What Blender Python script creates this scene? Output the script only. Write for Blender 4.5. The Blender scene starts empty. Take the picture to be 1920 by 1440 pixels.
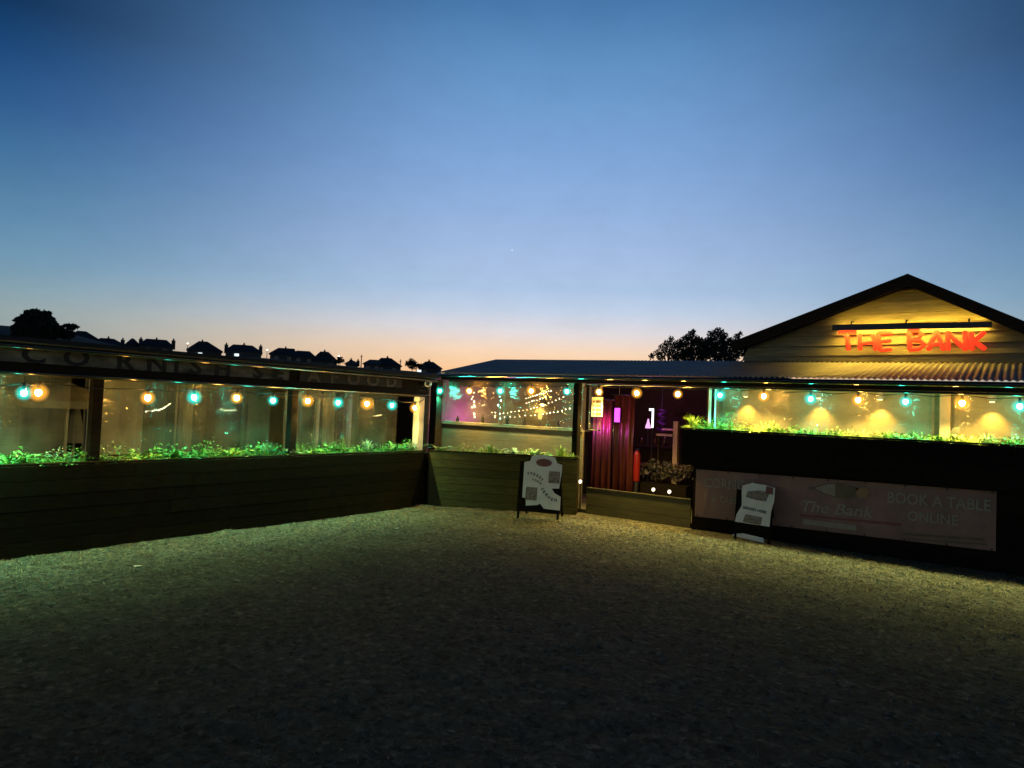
import bpy, bmesh, math, random
import numpy as np
from mathutils import Vector, Matrix, noise
random.seed(7)
rnd = random.Random(11)
S = bpy.context.scene
COL = S.collection

# ------------------------------------------------------------------ camera
EYE = 1.75
R3 = ((0.80142599, -0.01030492, 0.59800517),
      (0.59672664, -0.05379297, -0.80063952),
      (0.040419, 0.99849894, -0.03696186))
cam_data = bpy.data.cameras.new('camera')
cam_data.sensor_width = 36; cam_data.lens = 24.0
cam_data.clip_start = 0.05; cam_data.clip_end = 8000
cam = bpy.data.objects.new('camera', cam_data); COL.objects.link(cam)
M4 = Matrix(R3).to_4x4(); M4.translation = Vector((0, 0, EYE))
cam.matrix_world = M4
S.camera = cam

# ------------------------------------------------------------------ exposure / sky
S.view_settings.view_transform = 'Standard'; S.view_settings.look = 'None'
S.view_settings.exposure = 0; S.view_settings.gamma = 1
S.cycles.use_denoising = True
S.cycles.max_bounces = 8; S.cycles.transparent_max_bounces = 12
S.cycles.sample_clamp_indirect = 4.0

def lin(c):
    return tuple((v / 255 / 12.92) if v / 255 <= .04045 else ((v / 255 + .055) / 1.055) ** 2.4 for v in c)

W = bpy.data.worlds.new('World'); S.world = W; W.use_nodes = True
nt = W.node_tree; nt.nodes.clear()
def N(t, **k):
    n = nt.nodes.new(t)
    for a, b in k.items(): setattr(n, a, b)
    return n
out = N('ShaderNodeOutputWorld'); bg = N('ShaderNodeBackground')
nt.links.new(bg.outputs[0], out.inputs[0])
tc = N('ShaderNodeTexCoord'); sep = N('ShaderNodeSeparateXYZ')
nt.links.new(tc.outputs['Generated'], sep.inputs[0])
asin = N('ShaderNodeMath', operation='ARCSINE'); nt.links.new(sep.outputs[2], asin.inputs[0])
def ramp(stops):
    mr = N('ShaderNodeMapRange'); mr.inputs['From Min'].default_value = 0; mr.inputs['From Max'].default_value = math.radians(60)
    nt.links.new(asin.outputs[0], mr.inputs['Value'])
    r = N('ShaderNodeValToRGB'); nt.links.new(mr.outputs[0], r.inputs[0])
    e = r.color_ramp.elements
    while len(e) > 1: e.remove(e[-1])
    for i, (deg, c) in enumerate(stops):
        el = e[0] if i == 0 else e.new(deg / 60)
        el.position = deg / 60; el.color = (*lin(c), 1)
    r.color_ramp.interpolation = 'LINEAR'
    return r
SUN = [(0, (255, 186, 118)), (3.2, (255, 203, 150)), (4.8, (250, 216, 184)), (6.5, (226, 219, 221)), (8.3, (194, 209, 230)), (10, (174, 198, 229)),
       (13, (163, 188, 226)), (16, (148, 179, 223)), (20, (130, 168, 217)), (24, (112, 156, 206)), (27.5, (96, 143, 194)), (31, (74, 122, 174)), (40, (32, 74, 123)), (60, (9, 30, 60))]
AWAY = [(0, (166, 162, 152)), (5.5, (144, 164, 168)), (7, (127, 158, 173)), (9, (109, 149, 176)), (12, (89, 133, 168)), (15.5, (65, 113, 156)),
        (18.8, (43, 90, 140)), (22, (24, 70, 119)), (25, (9, 47, 88)), (35, (7, 34, 66)), (60, (4, 17, 36))]
r1, r2 = ramp(SUN), ramp(AWAY)
# sunset azimuth, seen over the front roof
sunv = Vector((-0.545, 0.838, 0.0)).normalized()
dotn = N('ShaderNodeVectorMath', operation='DOT_PRODUCT'); dotn.inputs[1].default_value = sunv
flat = N('ShaderNodeVectorMath', operation='MULTIPLY'); flat.inputs[1].default_value = (1, 1, 0)
nrm = N('ShaderNodeVectorMath', operation='NORMALIZE')
nt.links.new(tc.outputs['Generated'], flat.inputs[0]); nt.links.new(flat.outputs[0], nrm.inputs[0])
nt.links.new(nrm.outputs[0], dotn.inputs[0])
acos = N('ShaderNodeMath', operation='ARCCOSINE'); nt.links.new(dotn.outputs['Value'], acos.inputs[0])
near = N('ShaderNodeMapRange', interpolation_type='SMOOTHSTEP')
near.inputs['From Min'].default_value = math.radians(45); near.inputs['From Max'].default_value = math.radians(4)
nt.links.new(acos.outputs[0], near.inputs['Value'])
mix = N('ShaderNodeMix', data_type='RGBA')
nt.links.new(near.outputs[0], mix.inputs['Factor']); nt.links.new(r2.outputs[0], mix.inputs['A']); nt.links.new(r1.outputs[0], mix.inputs['B'])
far = N('ShaderNodeMapRange', interpolation_type='SMOOTHSTEP')
far.inputs['From Min'].default_value = math.radians(150); far.inputs['From Max'].default_value = math.radians(40)
far.inputs['To Min'].default_value = 0.85; far.inputs['To Max'].default_value = 1.0
nt.links.new(acos.outputs[0], far.inputs['Value'])
# very faint thin cloud streaks so that the gradient is not perfectly smooth
mp = N('ShaderNodeMapping'); mp.inputs['Scale'].default_value = (3, 3, 6)
nz = N('ShaderNodeTexNoise'); nz.inputs['Scale'].default_value = 5; nz.inputs['Detail'].default_value = 9; nz.inputs['Roughness'].default_value = .7
nt.links.new(tc.outputs['Generated'], mp.inputs[0]); nt.links.new(mp.outputs[0], nz.inputs['Vector'])
cl = N('ShaderNodeMapRange'); cl.inputs['From Min'].default_value = .3; cl.inputs['From Max'].default_value = .7
cl.inputs['To Min'].default_value = .965; cl.inputs['To Max'].default_value = 1.035
nt.links.new(nz.outputs[0], cl.inputs['Value'])
mul = N('ShaderNodeMath', operation='MULTIPLY'); nt.links.new(far.outputs[0], mul.inputs[0]); nt.links.new(cl.outputs[0], mul.inputs[1])
nt.links.new(mix.outputs['Result'], bg.inputs[0]); nt.links.new(mul.outputs[0], bg.inputs[1])

# ------------------------------------------------------------------ helpers
def ray(x, y):
    c = (x - 960, -(y - 720), -1280.0)
    return Vector([sum(R3[i][k] * c[k] for k in range(3)) for i in range(3)])
EYEV = Vector((0, 0, EYE))
def atY(x, y, Y):
    r = ray(x, y); return EYEV + r * (Y / r.y)
def atX(x, y, X):
    r = ray(x, y); return EYEV + r * (X / r.x)
def atD(x, y, D):
    r = ray(x, y); return EYEV + r * (D / math.hypot(r.x, r.y))

def tag(o, label=None, cat=None, group=None, kind=None):
    if label: o['label'] = label
    if cat: o['category'] = cat
    if group: o['group'] = group
    if kind: o['kind'] = kind
    return o
def empty(name, loc=(0, 0, 0), label=None, cat=None, group=None):
    o = bpy.data.objects.new(name, None); COL.objects.link(o); o.location = loc
    o.empty_display_size = .1
    return tag(o, label, cat, group)

class MB:
    def __init__(s): s.v = []; s.f = []
    def quad(s, *p):
        i = len(s.v); s.v += [tuple(q) for q in p]; s.f.append(tuple(range(i, i + len(p)))); return s
    def hexa(s, p):  # 8 points: bottom 4 ccw, top 4
        i = len(s.v); s.v += [tuple(q) for q in p]
        for f in ((3, 2, 1, 0), (4, 5, 6, 7), (0, 1, 5, 4), (1, 2, 6, 5), (2, 3, 7, 6), (3, 0, 4, 7)):
            s.f.append(tuple(i + k for k in f))
        return s
    def box(s, x0, x1, y0, y1, z0, z1):
        return s.hexa([(x0, y0, z0), (x1, y0, z0), (x1, y1, z0), (x0, y1, z0), (x0, y0, z1), (x1, y0, z1), (x1, y1, z1), (x0, y1, z1)])
    def bar(s, a, b, w, h, up=(0, 0, 1)):  # bar with a rectangular section
        a = Vector(a); b = Vector(b); d = (b - a).normalized(); u = Vector(up)
        sd = d.cross(u)
        if sd.length < 1e-4: sd = d.cross(Vector((1, 0, 0)))
        sd.normalize(); u = sd.cross(d).normalized()
        sd *= w / 2; u *= h / 2
        return s.hexa([a - sd - u, a + sd - u, b + sd - u, b - sd - u, a - sd + u, a + sd + u, b + sd + u, b - sd + u])
    def tube(s, pts, r, n=8, cap=True, sx=1.0, flatdir=None):
        pts = [Vector(p) for p in pts]; i0 = len(s.v); m = len(pts)
        for k, p in enumerate(pts):
            d = (pts[min(k + 1, m - 1)] - pts[max(k - 1, 0)]).normalized()
            if flatdir is not None:
                u = Vector(flatdir).normalized(); sd = d.cross(u).normalized()
            else:
                ref = Vector((0, 0, 1)) if abs(d.z) < .9 else Vector((1, 0, 0))
                sd = d.cross(ref).normalized(); u = sd.cross(d)
            rr = r[k] if isinstance(r, (list, tuple)) else r
            for j in range(n):
                a = 2 * math.pi * j / n
                s.v.append(tuple(p + sd * (math.cos(a) * rr) + u * (math.sin(a) * rr * sx)))
        for k in range(m - 1):
            for j in range(n):
                a = i0 + k * n + j; b = i0 + k * n + (j + 1) % n
                s.f.append((a, b, b + n, a + n))
        if cap:
            s.f.append(tuple(i0 + j for j in reversed(range(n))))
            s.f.append(tuple(i0 + (m - 1) * n + j for j in range(n)))
        return s
    def lathe(s, prof, c, n=12, ax=Vector((0, 0, 1))):  # prof: (r, h) along ax from c
        c = Vector(c); ax = Vector(ax).normalized()
        ref = Vector((0, 0, 1)) if abs(ax.z) < .9 else Vector((1, 0, 0))
        e1 = ax.cross(ref).normalized(); e2 = ax.cross(e1)
        i0 = len(s.v)
        for r, h in prof:
            for j in range(n):
                a = 2 * math.pi * j / n
                s.v.append(tuple(c + ax * h + e1 * (r * math.cos(a)) + e2 * (r * math.sin(a))))
        for k in range(len(prof) - 1):
            for j in range(n):
                a = i0 + k * n + j; b = i0 + k * n + (j + 1) % n
                s.f.append((a, b, b + n, a + n))
        s.f.append(tuple(i0 + j for j in reversed(range(n))))
        s.f.append(tuple(i0 + (len(prof) - 1) * n + j for j in range(n)))
        return s
    def sphere(s, c, r, n=10, m=7, sq=(1, 1, 1)):
        c = Vector(c); i0 = len(s.v)
        s.v.append((c.x, c.y, c.z - r * sq[2]))
        for k in range(1, m):
            t = math.pi * k / m
            for j in range(n):
                a = 2 * math.pi * j / n
                s.v.append((c.x + r * sq[0] * math.sin(t) * math.cos(a), c.y + r * sq[1] * math.sin(t) * math.sin(a), c.z - r * sq[2] * math.cos(t)))
        s.v.append((c.x, c.y, c.z + r * sq[2])); L = len(s.v) - 1
        for j in range(n): s.f.append((i0, i0 + 1 + (j + 1) % n, i0 + 1 + j))
        for k in range(m - 2):
            for j in range(n):
                a = i0 + 1 + k * n + j; b = i0 + 1 + k * n + (j + 1) % n
                s.f.append((a, b, b + n, a + n))
        for j in range(n): s.f.append((L, L - n + j, L - n + (j + 1) % n))
        return s
    def prism(s, poly, nrm):  # polygon (3D points) extruded by vector nrm
        nrm = Vector(nrm); i = len(s.v); n = len(poly)
        s.v += [tuple(p) for p in poly] + [tuple(Vector(p) + nrm) for p in poly]
        s.f.append(tuple(i + k for k in reversed(range(n)))); s.f.append(tuple(i + n + k for k in range(n)))
        for k in range(n):
            l = (k + 1) % n; s.f.append((i + k, i + l, i + n + l, i + n + k))
        return s
    def build(s, name, mat, parent=None, smooth=False, bevel=0, fix=True):
        me = bpy.data.meshes.new(name); me.from_pydata(s.v, [], s.f)
        if fix and len(s.f) < 60000:
            bm = bmesh.new(); bm.from_mesh(me); bmesh.ops.recalc_face_normals(bm, faces=bm.faces); bm.to_mesh(me); bm.free()
        me.materials.append(mat)
        if smooth: me.polygons.foreach_set('use_smooth', [True] * len(me.polygons))
        o = bpy.data.objects.new(name, me); COL.objects.link(o)
        if parent:
            o.parent = parent
            o.matrix_parent_inverse = Matrix.Translation(-wloc(parent))
        if bevel:
            b = o.modifiers.new('bevel', 'BEVEL'); b.width = bevel; b.segments = 2; b.limit_method = 'ANGLE'
        return o
def wloc(o):
    v = Vector(o.location)
    while o.parent is not None:
        o = o.parent; v = v + Vector(o.location) if o.type == 'EMPTY' else v
    return v if True else v
# every mesh is built in world coordinates; parents are Empties without rotation (or meshes at the origin of such an Empty)
def wloc(o):
    if o.parent is None: return Vector(o.location)
    return Vector((0, 0, 0))

def text_faces(s, size, align='CENTER', bold=0.0, shear=0.0, extrude=0.003, space=1.0):
    cu = bpy.data.curves.new('t', 'FONT'); cu.body = s; cu.size = size; cu.align_x = align; cu.align_y = 'CENTER'
    cu.offset = bold; cu.extrude = extrude; cu.shear = shear; cu.space_character = space; cu.resolution_u = 3
    o = bpy.data.objects.new('t', cu); COL.objects.link(o)
    bpy.context.view_layer.update()
    me = bpy.data.meshes.new_from_object(o.evaluated_get(bpy.context.evaluated_depsgraph_get()))
    v = [tuple(p.co) for p in me.vertices]; f = [tuple(p.vertices) for p in me.polygons]
    bpy.data.objects.remove(o); bpy.data.curves.remove(cu); bpy.data.meshes.remove(me)
    return v, f
def add_text(mb, s, org, u, v, size, squash=1.0, rot=0.0, **k):
    tv, tf = text_faces(s, size, **k); u = Vector(u).normalized(); v = Vector(v).normalized(); n = u.cross(v); org = Vector(org)
    i = len(mb.v); c, sn = math.cos(rot), math.sin(rot)
    for p in tv:
        a, b = p[0] * squash, p[1]
        a, b = a * c - b * sn, a * sn + b * c
        mb.v.append(tuple(org + u * a + v * b + n * p[2]))
    mb.f += [tuple(i + q for q in t) for t in tf]

# ------------------------------------------------------------------ materials
def mat(name, c1, c2=None, rough=.7, scale=6, stretch=(1, 1, 1), bump=.0, bscale=30, metal=0, emis=None, estr=0, detail=6, spec=.5, coat=0):
    m = bpy.data.materials.new(name); m.use_nodes = True
    t = m.node_tree; b = t.nodes['Principled BSDF']
    b.inputs['Base Color'].default_value = (*c1, 1); b.inputs['Roughness'].default_value = rough
    b.inputs['Metallic'].default_value = metal; b.inputs['Specular IOR Level'].default_value = spec
    if coat: b.inputs['Coat Weight'].default_value = coat; b.inputs['Coat Roughness'].default_value = .12
    if c2 or bump:
        tcn = t.nodes.new('ShaderNodeTexCoord'); mpn = t.nodes.new('ShaderNodeMapping'); mpn.inputs['Scale'].default_value = stretch
        t.links.new(tcn.outputs['Object'], mpn.inputs[0])
    if c2:
        nz = t.nodes.new('ShaderNodeTexNoise'); nz.inputs['Scale'].default_value = scale; nz.inputs['Detail'].default_value = detail
        nz.inputs['Roughness'].default_value = .65
        t.links.new(mpn.outputs[0], nz.inputs['Vector'])
        cr = t.nodes.new('ShaderNodeValToRGB'); cr.color_ramp.elements[0].position = .32; cr.color_ramp.elements[1].position = .68
        cr.color_ramp.elements[0].color = (*c1, 1); cr.color_ramp.elements[1].color = (*c2, 1)
        t.links.new(nz.outputs[0], cr.inputs[0]); t.links.new(cr.outputs[0], b.inputs['Base Color'])
    if name.endswith('boards') or 'timber' in name:
        gi = t.nodes.new('ShaderNodeNewGeometry'); mrn = t.nodes.new('ShaderNodeMapRange'); mrn.inputs['To Min'].default_value = .78; mrn.inputs['To Max'].default_value = 1.18
        hs = t.nodes.new('ShaderNodeHueSaturation'); t.links.new(gi.outputs['Random Per Island'], mrn.inputs['Value']); t.links.new(mrn.outputs[0], hs.inputs['Value'])
        src = b.inputs['Base Color'].links[0].from_socket if b.inputs['Base Color'].links else None
        if src: t.links.new(src, hs.inputs['Color']); t.links.new(hs.outputs[0], b.inputs['Base Color'])
    if bump:
        n2 = t.nodes.new('ShaderNodeTexNoise'); n2.inputs['Scale'].default_value = bscale; n2.inputs['Detail'].default_value = 5
        t.links.new(mpn.outputs[0], n2.inputs['Vector'])
        bp = t.nodes.new('ShaderNodeBump'); bp.inputs['Strength'].default_value = bump; bp.inputs['Distance'].default_value = .02
        t.links.new(n2.outputs[0], bp.inputs['Height']); t.links.new(bp.outputs[0], b.inputs['Normal'])
    if emis:
        b.inputs['Emission Color'].default_value = (*emis, 1); b.inputs['Emission Strength'].default_value = estr
    return m
def glow(name, c, s, sample=True):
    m = mat(name, (.02, .02, .02), emis=c, estr=s)
    if not sample: m.cycles.emission_sampling = 'NONE'
    return m

M = {}
M['wood_dark'] = mat('dark stained timber', (.016, .009, .005), (.038, .022, .011), .7, 5, (1, 1, 9), .5, 40, spec=.15)
M['wood_face'] = mat('brown stained planter boards', (.013, .0085, .0022), (.029, .020, .006), .8, 3, (2, 2, 14), .5, 24, spec=.06)
M['wood_olive'] = mat('weathered cladding boards', (.13, .10, .06), (.21, .165, .10), .62, 3, (1.2, 1.2, 12), .45, 20)
M['wood_barrier'] = mat('olive stained boards', (.042, .040, .012), (.08, .075, .026), .7, 3, (1, 1, 12), .4, 20)
M['wood_front'] = mat('green olive planter boards', (.030, .032, .010), (.066, .064, .022), .75, 3, (2, 2, 14), .5, 22, spec=.15)
M['wood_gable'] = mat('painted gable boards', (.15, .12, .06), (.27, .22, .11), .6, 2.5, (1, 1, 9), .4, 18)
M['wood_pale'] = mat('pale sawn timber', (.34, .25, .15), (.46, .35, .22), .6, 6, (1, 1, .3), .3, 30)
M['wood_black'] = mat('black stained boards', (.006, .005, .0035), (.014, .011, .008), .8, 4, (2, 2, 12), .4, 24, spec=.06)
M['soil'] = mat('planter soil', (.015, .010, .007), (.04, .028, .018), .95, 30, bump=.8)
M['metal_roof'] = mat('galvanised corrugated sheet', (.26, .25, .235), (.36, .345, .32), .5, 2.5, (1, 1, 1), .06, 12, metal=.3)
M['gutter'] = mat('dark glossy gutter', (.012, .011, .010), None, .16, spec=.6)
M['felt'] = mat('dark roofing felt', (.012, .011, .011), (.022, .02, .019), .85, 8)
M['white_paint'] = mat('white painted timber', (.55, .55, .52), (.68, .68, .64), .5, 6, bump=.1)
M['white_plastic'] = mat('white plastic', (.72, .73, .74), None, .35)
M['black_plastic'] = mat('black plastic', (.012, .012, .013), None, .35)
M['banner_cream'] = mat('weathered cream board', (.03, .024, .015), (.30, .25, .17), .8, 2.6, (1, 1, 2.5), .1, 30)
M['banner_dark'] = mat('dark brown banner board', (.03, .022, .014), (.06, .045, .028), .75, 5)
M['ink'] = mat('dark lettering paint', (.014, .011, .009), None, .7)
M['panel_pale'] = mat('pale canvas wall panel', (.30, .26, .14), (.48, .42, .25), .8, 3, (1, 1, .4), .3, 9)
M['panel_green'] = mat('green mesh wall panel', (.07, .075, .028), (.15, .15, .06), .8, 3, (1, 1, .4), .3, 9)
M['wall_warm'] = mat('plywood interior wall', (.40, .32, .16), (.56, .46, .25), .6, 2.2, (1, 1, 3), .15, 7)
M['ceil'] = mat('timber ceiling boards', (.10, .06, .028), (.16, .10, .05), .65, 4, (8, 1, 1), .2, 20)
M['deck'] = mat('worn green deck floor', (.024, .027, .007), (.055, .056, .016), .8, 7, (1, 1, 1), .5, 40)
M['leaf_a'] = mat('mid green leaves', (.045, .17, .035), (.11, .30, .06), .45, 9)
M['leaf_b'] = mat('silvery green leaves', (.17, .30, .19), (.30, .44, .30), .5, 9)
M['leaf_c'] = mat('yellow green leaves', (.13, .25, .03), (.27, .38, .06), .45, 9)
M['leaf_dark'] = mat('dark tree foliage', (.010, .013, .008), (.03, .034, .02), .8, 1.5)
M['bark'] = mat('dark bark', (.02, .015, .011), (.045, .034, .026), .9, 8, bump=.6)
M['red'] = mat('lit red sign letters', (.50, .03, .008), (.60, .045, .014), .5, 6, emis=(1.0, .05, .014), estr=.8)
M['sign_red'] = mat('faded red board', (.17, .055, .045), (.23, .075, .06), .6, 6)
M['banner_pink'] = mat('faded maroon banner vinyl', (.18, .10, .085), (.27, .155, .13), .55, 3, bump=.12, bscale=5)
M['banner_grey'] = mat('faded grey banner print', (.23, .205, .155), (.31, .28, .22), .6, 14)
M['banner_brown'] = mat('brown banner print', (.09, .07, .04), (.15, .11, .06), .6, 8)
M['banner_ochre'] = mat('ochre banner print', (.26, .17, .075), None, .6)
M['poster_white'] = mat('white poster paper', (.68, .69, .62), (.80, .80, .74), .6, 7)
M['poster_photo'] = mat('printed poster photograph', (.12, .09, .06), (.36, .30, .23), .55, 24)
M['curtain'] = mat('maroon strip curtain', (.085, .016, .014), (.15, .032, .026), .4, 4, (2, 2, .5), .3, 12, coat=.3)
M['notice'] = mat('cream notice board', (.62, .58, .46), None, .5)
M['rubber'] = mat('black rubber', (.01, .01, .01), None, .6)
M['brick'] = mat('dark house render', (.05, .045, .042), (.08, .07, .062), .9, 2)
M['slate'] = mat('dark roof slate', (.022, .022, .026), (.04, .038, .042), .6, 3)
M['house_glass'] = mat('dark window glass', (.01, .012, .016), None, .1)
M['canvas'] = mat('beige parasol canvas', (.22, .17, .10), (.30, .24, .15), .8, 6)
M['iron'] = mat('dark iron', (.02, .02, .02), None, .5)
M['tinsel'] = mat('purple foil', (.35, .12, .5), None, .2, metal=.8)
M['extinguisher'] = mat('red enamel', (.30, .018, .012), None, .3)
M['cloth_pink'] = mat('pink cloth', (.65, .3, .5), None, .8)

AMB = (1.0, .50, .085); TEAL = (.04, 1.0, .66); WARM = (1.0, .68, .26)
BULB = 520
M['bulb_amber'] = glow('amber bulb glass', AMB, BULB * 1.25)
M['bulb_teal'] = glow('teal bulb glass', TEAL, BULB * .62)
def bloom_shell(name, c, s):
    # emissive shell imitating the lens bloom round a bulb: dense in the middle, thin at the rim
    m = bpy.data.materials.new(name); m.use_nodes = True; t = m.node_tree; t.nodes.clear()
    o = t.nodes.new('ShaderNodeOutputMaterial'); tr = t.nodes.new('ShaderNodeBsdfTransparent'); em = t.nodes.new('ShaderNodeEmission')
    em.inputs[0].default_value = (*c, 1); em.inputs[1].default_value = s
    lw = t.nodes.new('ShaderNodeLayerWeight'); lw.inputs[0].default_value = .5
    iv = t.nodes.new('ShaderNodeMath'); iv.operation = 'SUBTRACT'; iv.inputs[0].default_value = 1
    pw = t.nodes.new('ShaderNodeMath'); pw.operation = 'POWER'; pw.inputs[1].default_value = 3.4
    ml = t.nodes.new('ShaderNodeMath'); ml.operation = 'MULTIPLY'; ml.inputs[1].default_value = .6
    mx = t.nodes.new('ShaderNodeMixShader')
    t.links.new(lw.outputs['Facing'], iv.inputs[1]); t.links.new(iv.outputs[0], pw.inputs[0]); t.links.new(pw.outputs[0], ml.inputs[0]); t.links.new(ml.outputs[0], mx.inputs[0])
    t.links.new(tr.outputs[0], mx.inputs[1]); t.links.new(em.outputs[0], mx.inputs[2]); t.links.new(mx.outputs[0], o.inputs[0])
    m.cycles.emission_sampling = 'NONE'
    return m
M['globe_amber'] = bloom_shell('amber glass globe', (1.0, .42, .04), 1.9)
M['globe_teal'] = bloom_shell('teal glass globe', (.02, .80, .62), 1.6)
M['fairy'] = glow('fairy light', (1, .78, .42), 26, False)
M['fairy_teal'] = glow('teal fairy light', (.3, 1, .85), 26, False)
M['lamp_warm'] = glow('warm lamp glass', WARM, 14)
M['led'] = glow('sign lamp diffuser', (1.0, .66, .16), 5)
M['batten'] = glow('batten diffuser', (1.0, .55, .10), 18)
M['floor_glass'] = glow('floor light glass', (1, .82, .55), 2.2, False)
M['lantern'] = glow('orange lantern paper', (1, .52, .12), 1.6, False)
M['bottle'] = mat('brown bottle glass', (.05, .03, .01), None, .08)
M['magenta'] = glow('magenta lamp tube', (.62, .05, .72), 3.2)
M['pink_lamp'] = glow('pink lamp shade', (1, .45, .85), 1.2, False)
M['cool'] = glow('pale lamp glass', (.85, .95, 1.0), 2.4, False)
M['street'] = glow('street lamp glass', (1, .86, .68), 9, False)
M['lit_window'] = glow('lit window', (.8, .95, 1.0), 1.5, False)
M['star'] = glow('star light', (.85, .93, 1.0), 1.3, False)

# clear plastic sheet: mostly see-through, a little cloudy, glossy
def pvc(name, cloud, tint, gl=1.0):
    m = bpy.data.materials.new(name); m.use_nodes = True; t = m.node_tree; t.nodes.clear()
    o = t.nodes.new('ShaderNodeOutputMaterial'); tr = t.nodes.new('ShaderNodeBsdfTransparent'); tr.inputs[0].default_value = (*tint, 1)
    df = t.nodes.new('ShaderNodeBsdfDiffuse'); df.inputs[0].default_value = (.76, .68, .45, 1)
    tl = t.nodes.new('ShaderNodeBsdfTranslucent'); tl.inputs[0].default_value = (.76, .68, .45, 1)
    ad = t.nodes.new('ShaderNodeMixShader'); ad.inputs[0].default_value = .5
    t.links.new(df.outputs[0], ad.inputs[1]); t.links.new(tl.outputs[0], ad.inputs[2])
    g = t.nodes.new('ShaderNodeBsdfGlossy'); g.inputs['Roughness'].default_value = .06
    m1 = t.nodes.new('ShaderNodeMixShader'); m2 = t.nodes.new('ShaderNodeMixShader')
    tcn = t.nodes.new('ShaderNodeTexCoord'); nz = t.nodes.new('ShaderNodeTexNoise'); nz.inputs['Scale'].default_value = 3.5; nz.inputs['Detail'].default_value = 6
    mr = t.nodes.new('ShaderNodeMapRange'); mr.inputs['From Min'].default_value = .3; mr.inputs['From Max'].default_value = .75
    mr.inputs['To Min'].default_value = cloud * .5; mr.inputs['To Max'].default_value = cloud * 1.6
    t.links.new(tcn.outputs['Object'], nz.inputs['Vector']); t.links.new(nz.outputs[0], mr.inputs['Value']); t.links.new(mr.outputs[0], m1.inputs[0])
    t.links.new(tr.outputs[0], m1.inputs[1]); t.links.new(ad.outputs[0], m1.inputs[2])
    fr = t.nodes.new('ShaderNodeFresnel'); fr.inputs[0].default_value = 1.45
    n2 = t.nodes.new('ShaderNodeTexNoise'); n2.inputs['Scale'].default_value = 7; n2.inputs['Detail'].default_value = 3
    mp2 = t.nodes.new('ShaderNodeMapping'); mp2.inputs['Scale'].default_value = (1, 1, 2.5)
    t.links.new(tcn.outputs['Object'], mp2.inputs[0]); t.links.new(mp2.outputs[0], n2.inputs['Vector'])
    bp = t.nodes.new('ShaderNodeBump'); bp.inputs['Strength'].default_value = .9; bp.inputs['Distance'].default_value = .03
    t.links.new(n2.outputs[0], bp.inputs['Height']); t.links.new(bp.outputs[0], g.inputs['Normal']); t.links.new(bp.outputs[0], fr.inputs['Normal'])
    mu = t.nodes.new('ShaderNodeMath'); mu.operation = 'MULTIPLY'; mu.inputs[1].default_value = gl
    t.links.new(fr.outputs[0], mu.inputs[0]); t.links.new(mu.outputs[0], m2.inputs[0])
    t.links.new(m1.outputs[0], m2.inputs[1]); t.links.new(g.outputs[0], m2.inputs[2]); t.links.new(m2.outputs[0], o.inputs[0])
    return m
M['pvc'] = pvc('clear plastic sheet', .05, (.95, .94, .9), 2.6)
M['pvc_right'] = pvc('yellowed plastic sheet', .27, (.95, .93, .84))
M['pvc_cloudy'] = pvc('cloudy plastic sheet', .11, (.95, .94, .88))

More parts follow.
